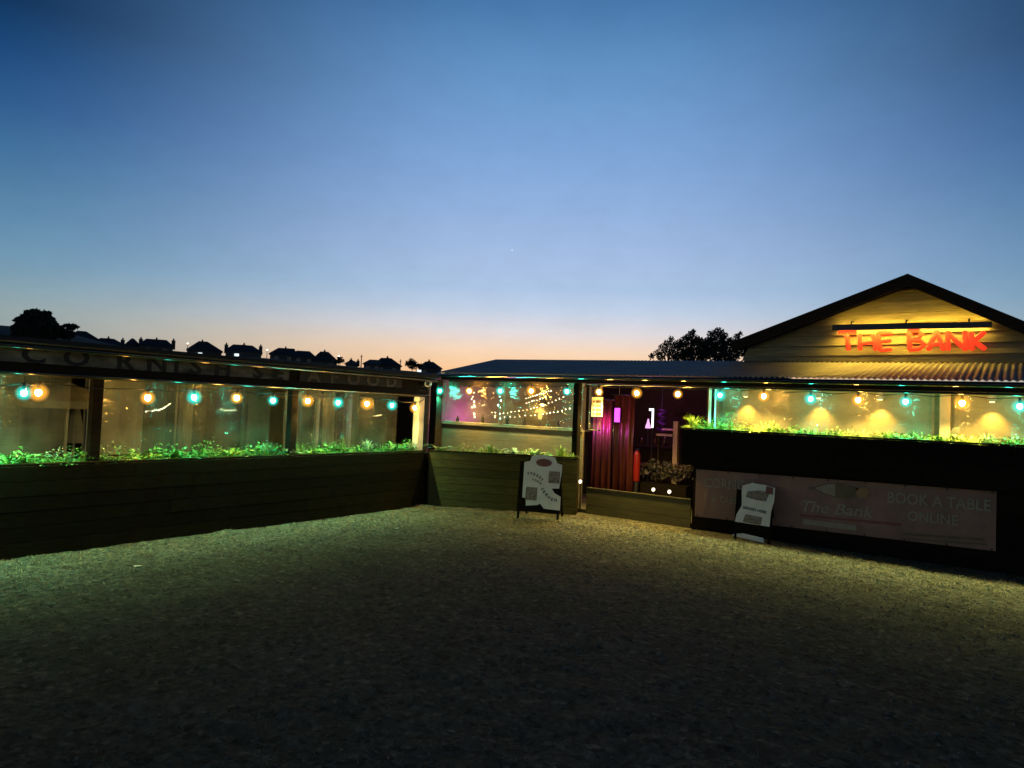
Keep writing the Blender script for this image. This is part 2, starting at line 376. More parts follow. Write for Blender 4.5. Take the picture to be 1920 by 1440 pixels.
# ground: trodden sandy gravel with thin dry grass
def ground_mat():
    m = bpy.data.materials.new('trodden sandy ground'); m.use_nodes = True; t = m.node_tree; b = t.nodes['Principled BSDF']
    tcn = t.nodes.new('ShaderNodeTexCoord')
    def nz(s, d=8, r=.65):
        n = t.nodes.new('ShaderNodeTexNoise'); n.inputs['Scale'].default_value = s; n.inputs['Detail'].default_value = d; n.inputs['Roughness'].default_value = r
        t.links.new(tcn.outputs['Object'], n.inputs['Vector']); return n
    a, c, d = nz(1.1), nz(10, 10, .82), nz(38, 6, .7)
    cr = t.nodes.new('ShaderNodeValToRGB'); e = cr.color_ramp.elements
    e[0].position = .30; e[0].color = (.055, .055, .050, 1); e[1].position = .70; e[1].color = (.32, .31, .26, 1)
    k = e.new(.5); k.color = (.15, .146, .122, 1)
    t.links.new(c.outputs[0], cr.inputs[0])
    mx = t.nodes.new('ShaderNodeMix'); mx.data_type = 'RGBA'; mx.blend_type = 'MULTIPLY'; mx.inputs['Factor'].default_value = .8
    cr2 = t.nodes.new('ShaderNodeValToRGB'); cr2.color_ramp.elements[0].position = .35; cr2.color_ramp.elements[1].position = .65
    cr2.color_ramp.elements[0].color = (.55, .58, .52, 1); cr2.color_ramp.elements[1].color = (1, 1, 1, 1)
    t.links.new(a.outputs[0], cr2.inputs[0]); t.links.new(cr.outputs[0], mx.inputs['A']); t.links.new(cr2.outputs[0], mx.inputs['B'])
    vo = t.nodes.new('ShaderNodeTexVoronoi'); vo.inputs['Scale'].default_value = 26; t.links.new(tcn.outputs['Object'], vo.inputs['Vector'])
    sr = t.nodes.new('ShaderNodeValToRGB'); se = sr.color_ramp.elements; sr.color_ramp.interpolation = 'LINEAR'
    sepc = t.nodes.new('ShaderNodeSeparateColor'); t.links.new(vo.outputs['Color'], sepc.inputs[0])
    se[0].position = .0; se[0].color = (.35, .34, .32, 1); se[1].position = 1.0; se[1].color = (2.0, 1.95, 1.75, 1)
    for ps, vl in ((.16, .6), (.22, .95), (.86, 1.05), (.93, 1.6)):
        q_ = se.new(ps); q_.color = (vl, vl, vl * .94, 1)
    t.links.new(sepc.outputs[0], sr.inputs[0])
    m2 = t.nodes.new('ShaderNodeMix'); m2.data_type = 'RGBA'; m2.blend_type = 'MULTIPLY'; m2.inputs['Factor'].default_value = .85; m2.clamp_result = False
    t.links.new(mx.outputs['Result'], m2.inputs['A']); t.links.new(sr.outputs[0], m2.inputs['B'])
    t.links.new(m2.outputs['Result'], b.inputs['Base Color']); b.inputs['Roughness'].default_value = .9
    b.inputs['Specular IOR Level'].default_value = .2
    ad = t.nodes.new('ShaderNodeMath'); ad.operation = 'ADD'; t.links.new(c.outputs[0], ad.inputs[0]); t.links.new(d.outputs[0], ad.inputs[1])
    bp = t.nodes.new('ShaderNodeBump'); bp.inputs['Strength'].default_value = 1.0; bp.inputs['Distance'].default_value = .06
    t.links.new(ad.outputs[0], bp.inputs['Height']); t.links.new(bp.outputs[0], b.inputs['Normal'])
    return m
M['ground'] = ground_mat()
M['straw'] = mat('dry grass blades', (.16, .15, .07), (.28, .25, .13), .7, 9)
M['pebble'] = mat('small stones', (.08, .075, .062), (.22, .20, .165), .8, 3)
M['hill'] = mat('dark hillside grass', (.010, .011, .007), (.02, .02, .012), .95, .2)

# ------------------------------------------------------------------ ground
def gz(x, y):
    if -8.8 < x < 3 and .3 < y < 10.4:
        v = Vector((x, y, 0))
        e = min(1, (x + 8.8) / .3, (10.4 - y) / .4)
        return e * (noise.noise(v * .5) * .022 + noise.noise(v * 1.7) * .016 + noise.noise(v * 4.1) * .018 + noise.noise(v * 9) * .013)
    return 0.0
xs = [-400, -250, -150, -90, -50, -30, -20, -14, -11, -9.5] + list(np.arange(-8.8, 2.0, .05)) + [2.6, 3.5, 5, 8, 12, 20, 40, 90, 200, 400]
ys = [-300, -150, -80, -40, -20, -10, -5, -2, -.5, .3] + list(np.arange(.8, 10.5, .05)) + [11, 12, 14, 18, 25, 40, 70, 120, 200, 400]
vv = [(x, y, gz(x, y)) for y in ys for x in xs]; nx = len(xs)
ff = [(j * nx + i, j * nx + i + 1, (j + 1) * nx + i + 1, (j + 1) * nx + i) for j in range(len(ys) - 1) for i in range(nx - 1)]
g = MB(); g.v = vv; g.f = ff
go = g.build('ground', M['ground'], smooth=True, fix=False); tag(go, kind='structure')

gr = MB()
for k in range(9000):   # pebbles
    x = rnd.uniform(-8.3, .6); y = rnd.uniform(1.2, 10.0)
    if math.hypot(x, y) < 1.5: continue
    r = rnd.uniform(.005, .013) if rnd.random() < .85 else rnd.uniform(.012, .02) if y > 4 else rnd.uniform(.004, .010); z = gz(x, y) + r * .3; a = rnd.random() * 6.28
    p = [(x + r * math.cos(a + q * 2.1) * rnd.uniform(.7, 1.3), y + r * math.sin(a + q * 2.1) * rnd.uniform(.7, 1.3), z - r * .4) for q in range(3)]
    i = len(gr.v); gr.v += p + [(x, y, z + r * .7)]; gr.f += [(i, i + 1, i + 3), (i + 1, i + 2, i + 3), (i + 2, i, i + 3)]
tag(gr.build('gravel', M['pebble'], fix=False), 'small loose stones scattered over the trodden ground', 'gravel', kind='stuff')
gs = MB()
for k in range(26000):   # dry flattened grass, thickest along the walls
    if rnd.random() < .55:
        x = rnd.uniform(-8.25, 1.2); y = 10.15 - abs(rnd.gauss(0, 1.3)) - (0 if x > -4.3 else max(0, (-4.6 - x)) * .42)
    elif rnd.random() < .5:
        y = rnd.uniform(1.4, 8.6); x = -8.3 + abs(rnd.gauss(0, .9))
    else:
        x = rnd.uniform(-8.2, 1); y = rnd.uniform(2, 9.5)
    if y < .8 or x < -8.33: continue
    a = rnd.random() * 6.28; L = rnd.uniform(.025, .075); h = rnd.uniform(.006, .034); w = rnd.uniform(.002, .004); z = gz(x, y)
    dx, dy = math.cos(a), math.sin(a)
    gs.quad((x - dy * w, y + dx * w, z), (x + dy * w, y - dx * w, z), (x + dx * L, y + dy * L, z + h))
tag(gs.build('dry_grass', M['straw'], fix=False), 'thin flattened dry grass growing along the walls', 'grass', kind='stuff')

# ------------------------------------------------------------------ hill behind the left wing
RIDGE = [(-900, 600), (-300, 606), (0, 613), (100, 620), (200, 646), (260, 656), (330, 663), (420, 669), (520, 676), (620, 685), (720, 693), (830, 702), (1000, 716), (1300, 735), (2100, 775)]
HD = 185.0
cols = []
for x in range(-900, 2101, 50):
    yy = np.interp(x, [p[0] for p in RIDGE], [p[1] for p in RIDGE])
    p = atD(x, float(yy), HD); cols.append((math.atan2(p.x, p.y), max(.2, p.z)))
cols.sort()
def ridge(az): return float(np.interp(az, [c[0] for c in cols], [c[1] for c in cols]))
def hill_z(x, y):
    az = math.atan2(x, y); d = math.hypot(x, y); t = max(0, min(1, (d - 75) / (HD - 75))); t = t * t * (3 - 2 * t)
    return ridge(az) * t + noise.noise(Vector((x * .05, y * .05, 3))) * .5 * t
h = MB(); azs = np.linspace(cols[0][0], cols[-1][0], 90); ds = [70, 80, 95, 110, 125, 140, 155, 170, 180, 186, 195, 215, 250, 330]
for az in azs:
    for d in ds:
        x, y = d * math.sin(az), d * math.cos(az)
        z = hill_z(x, y) if d <= HD + 2 else ridge(az) * max(0, 1 - (d - HD) / 140) - .3
        h.v.append((x, y, z - (.4 if d == 70 else 0)))
nd = len(ds)
h.f = [(i * nd + j, i * nd + j + 1, (i + 1) * nd + j + 1, (i + 1) * nd + j) for i in range(len(azs) - 1) for j in range(nd - 1)]
tag(h.build('hill', M['hill'], smooth=True), kind='structure')

# houses on the ridge: eave left, eave right, eave y, ridge left, ridge right, ridge y, chimneys (x, top y), lit window, label
HOUSES = [
 (128, 182, 634, 146, 160, 619, [], None, 'steep roofed house nearest the tall pine, high on the ridge'),
 (176, 232, 645, 190, 212, 633, [(203, 629)], None, 'low wide house with a single stub chimney right of the steep roof'),
 (234, 264, 648, 246, 250, 633, [(232, 632), (262, 630)], None, 'narrow gabled house with a chimney at each end'),
 (262, 324, 648, 276, 310, 634.5, [(293, 631), (322, 633)], None, 'wide hip roofed house with a tall chimney at its right end'),
 (352, 416, 657, 373, 388, 638.5, [(379, 635)], (376, 650), 'peaked house with one central chimney and a faint lit window'),
 (423, 491, 659, 438, 472, 645, [(426, 641), (457, 641), (487, 644)], (445, 658), 'wide house with three chimneys and a bright lit window'),
 (505, 556, 664, 522, 551, 651, [(535, 648)], None, 'square roofed house overlapped by a lower house on its right'),
 (548, 592, 668, 556, 580, 656.5, [], None, 'low chimneyless house tucked between two taller roofs'),
 (584, 634, 676, 600, 615, 658, [(608, 654)], None, 'peaked house with one central chimney beside the bushy street light'),
 (646, 673, 682, 655, 664, 675, [(658, 670), (671, 672)], None, 'tiny cottage with two short chimneys'),
 (680, 716, 682, 693, 713, 673, [], None, 'low house joined to the left of a taller peaked house'),
 (700, 754, 685, 714, 733, 670, [(726, 666)], None, 'peaked house with one chimney between two thin poles'),
 (783, 830, 690, 797, 812, 677, [(804, 672.5)], (786.5, 690), 'last hip roofed house on the ridge, nearest the blue roof'),
]
for (el, er, ey, rl, rr, ry, chs, win, lab) in HOUSES:
    D = HD - 7 + rnd.uniform(-2, 2)
    cx = (el + er) / 2; c = atD(cx, ey, D); rt = ray(cx, ey); fw = Vector((rt.x, rt.y, 0)).normalized(); sd = Vector((fw.y, -fw.x, 0))
    k = D / 1280 * 1.0
    cosf = (Vector((rt.x, rt.y, 0)).length / 1280)
    k = D / 1280 / cosf   # metres for one photo pixel at that bearing
    sx = lambda px: (px - cx) * k
    ez = atD(cx, ey, D).z; rz = atD(cx, ry, D).z; bz = hill_z(c.x, c.y) - 1.5
    bz = min(bz, ez - 2.5); dep = max(6.0, (er - el) * k * .8)
    base = Vector((c.x, c.y, 0))
    P = lambda a, b, z: base + sd * a + fw * b + Vector((0, 0, z))
    root = empty('house', (c.x, c.y, bz), lab, 'house', 'houses along the ridge')
    w = MB(); a0, a1 = sx(el) + .35, sx(er) - .35
    w.hexa([P(a0, .35, bz), P(a1, .35, bz), P(a1, dep - .35, bz), P(a0, dep - .35, bz), P(a0, .35, ez), P(a1, .35, ez), P(a1, dep - .35, ez), P(a0, dep - .35, ez)])
    w.build('wall', M['brick'], root)
    r = MB(); e = [P(sx(el), 0, ez), P(sx(er), 0, ez), P(sx(er), dep, ez), P(sx(el), dep, ez)]; q = [P(sx(rl), dep * .45, rz), P(sx(rr), dep * .45, rz)]
    i = len(r.v); r.v += [tuple(p) for p in e + q]; r.f += [(0, 1, 5, 4), (1, 2, 5), (2, 3, 4, 5), (3, 0, 4), (3, 2, 1, 0)]
    ro = r.build('roof', M['slate'], root)
    for (px, py) in chs:
        tz = atD(px, py, D).z; m = MB(); a = sx(px); b = dep * .45; cw = .42
        z0 = ez - .5
        m.hexa([P(a - cw, b - cw, z0), P(a + cw, b - cw, z0), P(a + cw, b + cw, z0), P(a - cw, b + cw, z0), P(a - cw, b - cw, tz - .45), P(a + cw, b - cw, tz - .45), P(a + cw, b + cw, tz - .45), P(a - cw, b + cw, tz - .45)])
        m.lathe([(.2, 0), (.16, .45)], P(a, b, tz - .45), 8)
        m.build('chimney', M['brick'], ro)
    nw = max(2, int((a1 - a0) / 3.2))
    for t in range(nw):
        a = a0 + (t + .5) * (a1 - a0) / nw; z1 = ez - .6
        if win and t == nw // 2:
            a = sx(win[0]) if a0 < sx(win[0]) < a1 else a; mt = M['lit_window']
        else: mt = M['house_glass']
        m = MB(); m.prism([P(a - .5, .33, z1 - 1.2), P(a + .5, .33, z1 - 1.2), P(a + .5, .33, z1), P(a - .5, .33, z1)], fw * -.06)
        wd = m.build('window', mt, root)
        if mt is M['lit_window']: wd['label'] = 'lit window'

def lamp_post(px, py, D, lab):
    p = atD(px, py, D); z0 = hill_z(p.x, p.y) - .5
    root = empty('street_lamp', (p.x, p.y, z0), lab, 'street lamp', 'street lamps on the ridge')
    m = MB(); m.tube([(p.x, p.y, z0), (p.x, p.y, p.z)], [.09, .06], 8); m.build('pole', M['iron'], root)
    m = MB(); m.sphere(p, .16, 10, 7, (1, 1, .7)); m.build('lantern', M['street'], root)
lamp_post(352, 644, 176, 'street lamp glowing left of the peaked house with a central chimney')
lamp_post(501, 656, 176, 'street lamp glowing right of the three chimney house')
lamp_post(635, 667.5, 176, 'street lamp glowing in the small bush')
lamp_post(781, 681, 176, 'street lamp glowing beside the last hip roofed house')
def pole(px, y0, D, lab):
    p = atD(px, y0, D); z0 = hill_z(p.x, p.y) - .5
    m = MB(); m.tube([(p.x, p.y, z0), (p.x, p.y, p.z)], [.14, .10], 8)
    m.bar((p.x - .5, p.y, p.z - .5), (p.x + .5, p.y, p.z - .5), .1, .1)
    tag(m.build('utility_pole', M['iron']), lab, 'pole')
pole(678, 665, 174, 'thick dark pole right of the tiny two chimney cottage')
pole(751, 674, 174, 'thin dark pole right of the taller peaked house')

# ------------------------------------------------------------------ trees
def leaf_clump(mb, c, r, n, ls, sq=1.0, R=rnd):
    for _ in range(n):
        d = Vector((R.gauss(0, 1), R.gauss(0, 1), R.gauss(0, 1) * sq)); d = d.normalized() * r * (R.random() ** .4); d.z *= sq
        p = Vector(c) + d; a = Vector((R.gauss(0, 1), R.gauss(0, 1), R.gauss(0, 1))).normalized(); b = a.cross(Vector((R.gauss(0, 1), R.gauss(0, 1), R.gauss(0, 1)))).normalized()
        s = ls * R.uniform(.6, 1.4)
        mb.quad(p - a * s, p + b * s * .45, p + a * s, p - b * s * .45)
def tree(name, lab, foot, trunk_r, top, limbs, clumps, ls, dens, sq=.8, seed=1, group=None):
    R = random.Random(seed)
    root = empty(name, foot, lab, 'tree', group)
    t = MB(); f = Vector(foot); tp = Vector(top)
    mid = f.lerp(tp, .5) + Vector((R.uniform(-.2, .2), R.uniform(-.2, .2), 0))
    t.tube([f, mid, tp], [trunk_r, trunk_r * .8, trunk_r * .35], 8)
    for c, r in clumps:
        c = Vector(c); s = f.lerp(tp, min(.95, max(.35, (c.z - f.z) / max(.1, tp.z - f.z) - .25)))
        t.tube([s, s.lerp(c, .55) + Vector((0, 0, -.1 * r)), c], [trunk_r * .4, trunk_r * .25, trunk_r * .1], 5)
    t.build('trunk', M['bark'], root)
    cr = MB()
    for c, r in clumps: leaf_clump(cr, c, r, int(dens * r * r), ls, sq, R)
    cr.build('crown', M['leaf_dark'], root, fix=False)
    return root
# tall pine on the left
D = 110.0
def px_clumps(items, D, k=1.0, dj=1.5, R=random.Random(3)):
    o = []
    for (x, y, rp) in items:
        dd = D + R.uniform(-dj, dj); p = atD(x, y, dd); o.append((p, rp * dd / 1280 * k))
    return o
items = [(65, 592, 12), (50, 596, 10), (80, 594, 11), (92, 600, 9), (40, 602, 8), (32, 601, 5), (98, 607, 8), (60, 605, 15), (78, 608, 14), (45, 612, 12), (66, 585, 7), (88, 588, 6), (54, 587, 6), (66, 620, 20), (92, 622, 16), (38, 618, 12), (110, 618, 6), (125, 626, 12), (45, 632, 16), (80, 636, 18)]
foot = atD(66, 640, D); foot.z = hill_z(foot.x, foot.y) - .3
tree('pine_tree', 'tall dark umbrella pine rising highest on the left ridge', foot, .4, atD(66, 590, D), 0, px_clumps(items, D), .28, 420, .75, 5)
items = [(128, 611, 7), (136, 610, 6), (144, 613, 4), (133, 616, 6), (113, 613, 5)]
foot = atD(130, 630, D + 20); foot.z = hill_z(foot.x, foot.y) - .3
tree('pine_tree', 'small flat topped tree between the tall pine and the steep roofed house', foot, .16, atD(130, 612, D + 20), 0, px_clumps(items, D + 20, 1, .5), .22, 420, .55, 6)
items = [(637, 672, 4), (641, 677, 4), (634, 678, 4)]
foot = atD(637, 684, 174); foot.z = hill_z(foot.x, foot.y) - .3
tree('bush', 'small bush around the glowing street lamp on the ridge', foot, .08, atD(637, 674, 174), 0, px_clumps(items, 174, 1.2, .3), .25, 260, .9, 8)
items = [(772, 678, 6), (764, 682, 5), (780, 684, 5), (774, 686, 7), (788, 686, 4)]
foot = atD(773, 694, 172); foot.z = hill_z(foot.x, foot.y) - .3
tree('bush', 'round bush left of the last hip roofed house', foot, .08, atD(773, 680, 172), 0, px_clumps(items, 172, 1.2, .3), .25, 260, .9, 9)
# trees behind the pub roof
D = 34.0
items = [(1222, 668, 5), (1232, 662, 6), (1243, 652, 7), (1250, 644, 6), (1258, 636, 5), (1240, 668, 8), (1255, 660, 10), (1264, 648, 8), (1266, 670, 9)]
foot = atD(1250, 720, D); foot.z = 0
tree('tree', 'sparse small leaved tree rising at the left end of the clump behind the roof', foot, .09, atD(1255, 655, D), 0, px_clumps(items, D, 1.15, .5), .06, 3300, 1, 12, 'trees behind the pub roof')
items = [(1283, 640, 9), (1296, 627, 6), (1300, 621, 4), (1290, 634, 8), (1304, 636, 8), (1280, 655, 13), (1300, 652, 14), (1316, 640, 7), (1312, 655, 11), (1290, 668, 14), (1316, 670, 12), (1322, 648, 9), (1328, 660, 12), (1310, 642, 9), (1272, 645, 8), (1276, 668, 14)]
foot = atD(1296, 725, D + 1); foot.z = 0
tree('tree', 'tallest dark tree with spiky top in the middle of the clump behind the roof', foot, .14, atD(1296, 640, D + 1), 0, px_clumps(items, D + 1, 1.1, .6), .06, 3300, 1, 13, 'trees behind the pub roof')
items = [(1336, 628, 9), (1348, 622, 8), (1356, 630, 8), (1340, 640, 11), (1358, 642, 11), (1370, 640, 8), (1382, 632, 6), (1388, 626, 4), (1376, 650, 12), (1350, 656, 16), (1328, 641, 9), (1331, 654, 12), (1324, 662, 10), (1394, 640, 5), (1400, 644, 5), (1388, 655, 12), (1372, 668, 14), (1345, 672, 14), (1405, 660, 14)]
foot = atD(1362, 725, D); foot.z = 0
tree('tree', 'broad dense tree leaning against the gable end behind the roof', foot, .16, atD(1362, 640, D), 0, px_clumps(items, D, 1.1, .6), .06, 3600, 1, 14, 'trees behind the pub roof')

# star in the dusk sky
p = EYEV + ray(960, 469).normalized() * 3000
tag(MB().sphere(p, 2.1, 8, 6).build('star', M['star']), 'single bright star high in the dusk sky', 'star')

# ------------------------------------------------------------------ left wing (terrace shelter)
XW = -8.37
shelter = empty('terrace_shelter', (XW, 4, 0), 'long low open sided timber terrace shelter along the left', 'shelter')
ZB = 1.90   # underside of the front beam
for y in (-2.0, .75, 3.42, 6.05):
    MB().box(-8.53, -8.42, y - .055, y + .055, 0, ZB).build('post', M['wood_black'], shelter, bevel=.006)
pw = MB().box(-8.56, -8.43, 8.60, 8.74, 0, 2.06).build('post', M['white_paint'], shelter, bevel=.006); pw['label'] = 'white painted corner post'
MB().box(-8.55, -8.40, -3, 8.80, ZB, 2.02).build('front_beam', M['wood_dark'], shelter, bevel=.005)
MB().box(-8.50, -8.43, -3, 8.80, 2.022, 2.235).build('fascia', M['wood_dark'], shelter)
rf = MB(); rf.hexa([(-8.22, -3, 2.24), (-8.22, 8.86, 2.24), (-12.6, 8.86, 2.12), (-12.6, -3, 2.12), (-8.22, -3, 2.29), (-8.22, 8.86, 2.29), (-12.6, 8.86, 2.18), (-12.6, -3, 2.18)])
rf.build('roof', M['felt'], shelter)
MB().tube([(-8.285, -3, 2.20), (-8.285, 8.86, 2.20)], .03, 16).build('gutter', M['gutter'], shelter, smooth=True)
MB().tube([(-8.375, -3, ZB + .028), (-8.375, 8.78, ZB + .028)], .022, 16).build('rolled_blind', M['gutter'], shelter, smooth=True)
rb = MB()
for y in np.arange(-2.5, 8.8, .9): rb.box(-12.5, -8.6, y - .03, y + .03, 2.02, 2.11)
rb.build('rafters', M['wood_dark'], shelter)
# back screen of the shelter: pale canvas and dark green panels between thin posts
yy = -3.0; k = 0
ED = []
while yy < 10.2:
    w = rnd.choice([.35, .5, .62, .8, .95]); y1 = min(10.25, yy + w)
    kind = ['panel_pale', 'wood_dark', 'panel_green', 'wood_olive', 'wood_dark', 'panel_pale', 'panel_green'][k % 7]
    xo = -11.9 - (.25 if k % 2 else 0)
    pn = MB(); ny = 10; n0 = len(pn.v)
    for j in range(ny + 1):
        t = j / ny; yv = yy + .02 + (y1 - yy - .04) * t; xx = xo + .02 * math.sin(t * 19 + k)
        pn.v += [(xx, yv, .05), (xx, yv, 2.05), (xx - .02, yv, .05), (xx - .02, yv, 2.05)]
    for j in range(ny):
        a = j * 4; pn.f += [(a, a + 4, a + 5, a + 1), (a + 2, a + 3, a + 7, a + 6), (a, a + 2, a + 6, a + 4), (a + 1, a + 5, a + 7, a + 3)]
    pn.f += [(0, 1, 3, 2), (ny * 4, ny * 4 + 2, ny * 4 + 3, ny * 4 + 1)]
    pn.build('back_panel', M[kind], shelter)
    if k % 2 == 0: ED.append(yy)
    yy = y1; k += 1
for y in ED[1:]:
    MB().box(-11.72, -11.64, y - .035, y + .035, 0, 2.05).build('back_post', M['white_paint'] if rnd.random() < .4 else M['wood_olive'], shelter)
MB().box(-12.75, -12.65, -3, 10.3, 0, 2.1).build('back_wall', M['wood_dark'], shelter)
MB().box(-12.65, -10.2, 10.26, 10.34, 0, 2.1).build('back_wall', M['wood_dark'], shelter)
MB().box(-12.9, -8.95, -3, 10.2, -.05, .05).build('deck_floor', M['deck'], None); tag(bpy.data.objects['deck_floor'], kind='structure')

# banner on the left fascia
bn = empty('banner', (-8.42, 5.5, 2.03), 'long weathered cream fascia banner lettered CORNISH SEAFOOD', 'banner')
MB().box(-8.427, -8.412, 1.2, 5.92, 2.035, 2.205).build('board', M['banner_cream'], bn)
MB().box(-8.427, -8.412, 6.10, 8.15, 2.035, 2.205).build('board', M['banner_dark'], bn)
tx = MB(); tx2 = MB(); cz = 2.118
for ch, y in zip('CORNISHSEAFOOD', (2.76, 3.17, 3.68, 4.05, 4.29, 4.54, 4.90, 5.42, 5.74, 6.35, 6.72, 7.1, 7.5, 7.90)):
    add_text(tx if y < 6 else tx2, ch, (-8.409, y, cz), (0, 1, 0), (0, 0, 1), .255, squash=1.3, bold=.007)
tx.build('lettering', M['ink'], bn)
tx2.build('lettering', M['banner_brown'], bn)

# ------------------------------------------------------------------ planters
def board_panel(mb, A, B, z0, z1, nb, th, skew0=0.0, skew1=0.0, gap=.002, jit=.0003):
    """horizontal boards between A and B (xy), outward face on the A-B line; skew moves the low end of an edge along the run"""
    A = Vector((A[0], A[1], 0)); B = Vector((B[0], B[1], 0)); d = (B - A).normalized(); n = Vector((d.y, -d.x, 0)); h = (z1 - z0) / nb
    for i in range(nb):
        if nb > 1 and (B - A).length > 2.6:   # long runs are made of staggered lengths with butt joints
            cuts = [0]; Lr = (B - A).length
            while Lr - cuts[-1] > 3.2: cuts.append(cuts[-1] + rnd.uniform(1.5, 2.6))
            cuts.append(Lr)
        else: cuts = [0, (B - A).length]
        za, zb = z0 + i * h + gap / 2, z0 + (i + 1) * h - gap / 2
        ta = 1 - (za - z0) / (z1 - z0); tb = 1 - (zb - z0) / (z1 - z0)
        for c in range(len(cuts) - 1):
            o = n * rnd.uniform(-jit, jit); A_ = A + d * (cuts[c] + (.002 if c else 0)); B_ = A + d * (cuts[c + 1] - (.002 if c < len(cuts) - 2 else 0))
            s0 = skew0 if c == 0 else 0; s1 = skew1 if c == len(cuts) - 2 else 0
            p = [A_ + d * s0 * ta, B_ + d * s1 * ta, B_ + d * s1 * tb, A_ + d * s0 * tb]
            zz = [za, za, zb, zb]
            q = [Vector((p[k].x, p[k].y, zz[k])) + o for k in range(4)]
            mb.prism(q, n * -th)
# left planter
pl = empty('planter', (XW, 4, 0), 'long knee high dark timber planter below the left terrace', 'planter')
m = MB(); board_panel(m, (XW, 8.72), (XW, -3), 0, .945, 6, .03, skew0=.33, gap=.005); m.build('front_panel', M['wood_face'], pl)  # slanted end follows the edge of the corner shadow
MB().box(-8.42, -8.355, -3, 8.74, .947, .972).build('cap_rail', M['wood_face'], pl, bevel=.004)
m = MB(); board_panel(m, (-8.86, -3), (-8.86, 8.7), 0, .95, 6, .03); m.build('back_panel', M['wood_dark'], pl)
MB().box(-8.83, -8.41, -3, 8.7, .70, .93).build('soil', M['soil'], pl)
MB().box(-8.72, -8.415, 8.30, 9.0, 0, .92).build('corner_block', M['wood_black'], pl)  # black infill standing in for the wedge of shadow in the corner
# front planter, turned towards the door
A = Vector((-8.33, 8.80)); B = Vector((-6.02, 10.02)); fd = (B - A).normalized(); fn = Vector((fd.y, -fd.x))
pf = empty('planter', (A.x, A.y, 0), 'short angled timber planter behind the upright sign board', 'planter')
m = MB(); board_panel(m, A, B, 0, .955, 7, .03, skew0=.27, gap=.006); m.build('front_panel', M['wood_front'], pf)  # slanted end opens the other side of the shadow wedge
def FP(s, b, z): q = A + fd * s - fn * b; return Vector((q.x, q.y, z))
LN = (B - A).length
m = MB(); m.hexa([FP(0, -.015, .957), FP(LN, -.015, .957), FP(LN, .05, .957), FP(0, .05, .957), FP(0, -.015, .98), FP(LN, -.015, .98), FP(LN, .05, .98), FP(0, .05, .98)]); m.build('cap_rail', M['wood_face'], pf, bevel=.004)
m = MB(); m.hexa([FP(0.1, .04, .7), FP(LN - .04, .04, .7), FP(LN - .04, .42, .7), FP(.1, .42, .7), FP(.1, .04, .93), FP(LN - .04, .04, .93), FP(LN - .04, .42, .93), FP(.1, .42, .93)]); m.build('soil', M['soil'], pf)
m = MB(); m.hexa([FP(LN - .03, .031, 0), FP(LN, .031, 0), FP(LN, .45, 0), FP(LN - .03, .45, 0), FP(LN - .03, .031, .955), FP(LN, .031, .955), FP(LN, .45, .955), FP(LN - .03, .45, .955)]); m.build('end_panel', M['wood_face'], pf)
m = MB(); m.hexa([FP(.2, .43, 0), FP(LN - .04, .43, 0), FP(LN - .04, .46, 0), FP(.2, .46, 0), FP(.2, .43, .955), FP(LN - .04, .43, .955), FP(LN - .04, .46, .955), FP(.2, .46, .955)]); m.build('back_panel', M['wood_dark'], pf)
# right raised planter
pr = empty('planter', (-2, 10.3, 0), 'tall black raised planter along the right of the doorway', 'planter')
YR = 10.16
m = MB(); board_panel(m, (-4.24, YR), (3.2, YR), 1.0, 1.545, 4, .03); m.build('front_panel', M['wood_black'], pr)
MB().box(-4.26, 3.2, YR - .012, YR + .05, 1.547, 1.572).build('cap_rail', M['wood_black'], pr, bevel=.004)
m = MB(); board_panel(m, (-4.24, 10.56), (-4.24, YR + .032), 1.0, 1.545, 4, .03); m.build('end_panel', M['wood_black'], pr)
m = MB(); board_panel(m, (-4.10, YR + .16), (3.2, YR + .16), 0, .998, 7, .04); m.build('lower_wall', M['wood_black'], pr)
MB().box(-4.05, 3.2, YR + .205, YR + .225, 0, .997).build('lining', M['felt'], pr)  # unseen backing added to stop light leaking through the board joints
MB().box(-4.10, -4.06, YR + .2, 10.56, 0, .998).build('lower_wall', M['wood_black'], pr)
MB().box(-4.2, 3.2, YR + .035, 10.52, 1.25, 1.52).build('soil', M['soil'], pr)
MB().box(-4.2, 3.2, 10.525, 10.555, 1.0, 1.5).build('back_panel', M['wood_black'], pr)

# promotional banner fixed below the right planter
YB = YR + .158
bb = empty('banner', (-2.15, YB, .6), 'faded maroon promotional banner with a fish emblem under the right planter', 'banner')
def BZ(x, z): return z + (x + 4.07) * .014
def bp(x, z, off): return Vector((x, YB - off, BZ(x, z)))
m = MB(); x0, x1 = -4.05, -.23; nseg = 30; top = []; bot = []
for i in range(nseg + 1):
    x = x0 + (x1 - x0) * i / nseg; w = .004 * math.sin(x * 5) + .003 * math.sin(x * 13); top.append((x, YB - .012 - w, BZ(x, .93))); bot.append((x, YB - .012 + w * .5, BZ(x, .205)))
for i in range(nseg):
    a, b, c, d = bot[i], bot[i + 1], top[i + 1], top[i]
    m.quad(a, b, c, d); bk = lambda p: (p[0], p[1] + .004, p[2]); m.quad(bk(d), bk(c), bk(b), bk(a))
m.build('vinyl', M['banner_pink'], bb)
for k in range(9):
    for zt in (.915, .22):
        x = x0 + .04 + (x1 - x0 - .08) * k / 8
        MB().lathe([(.013, 0), (.013, .004), (.006, .005)], (x, YB - .017, BZ(x, zt)), 10, (0, -1, 0)).build('eyelet', M['iron'], bb)
U, V = (1, 0, .014), (0, 0, 1)
def pxb(x, y, off=.02): q = atY(x, y, YB - off); return q
m = MB()
add_text(m, 'CORNISH', pxb(1366, 909), U, V, .20, squash=.86, bold=.004)
add_text(m, '& CHIPS', pxb(1364, 938), U, V, .145, squash=.95, bold=.002)
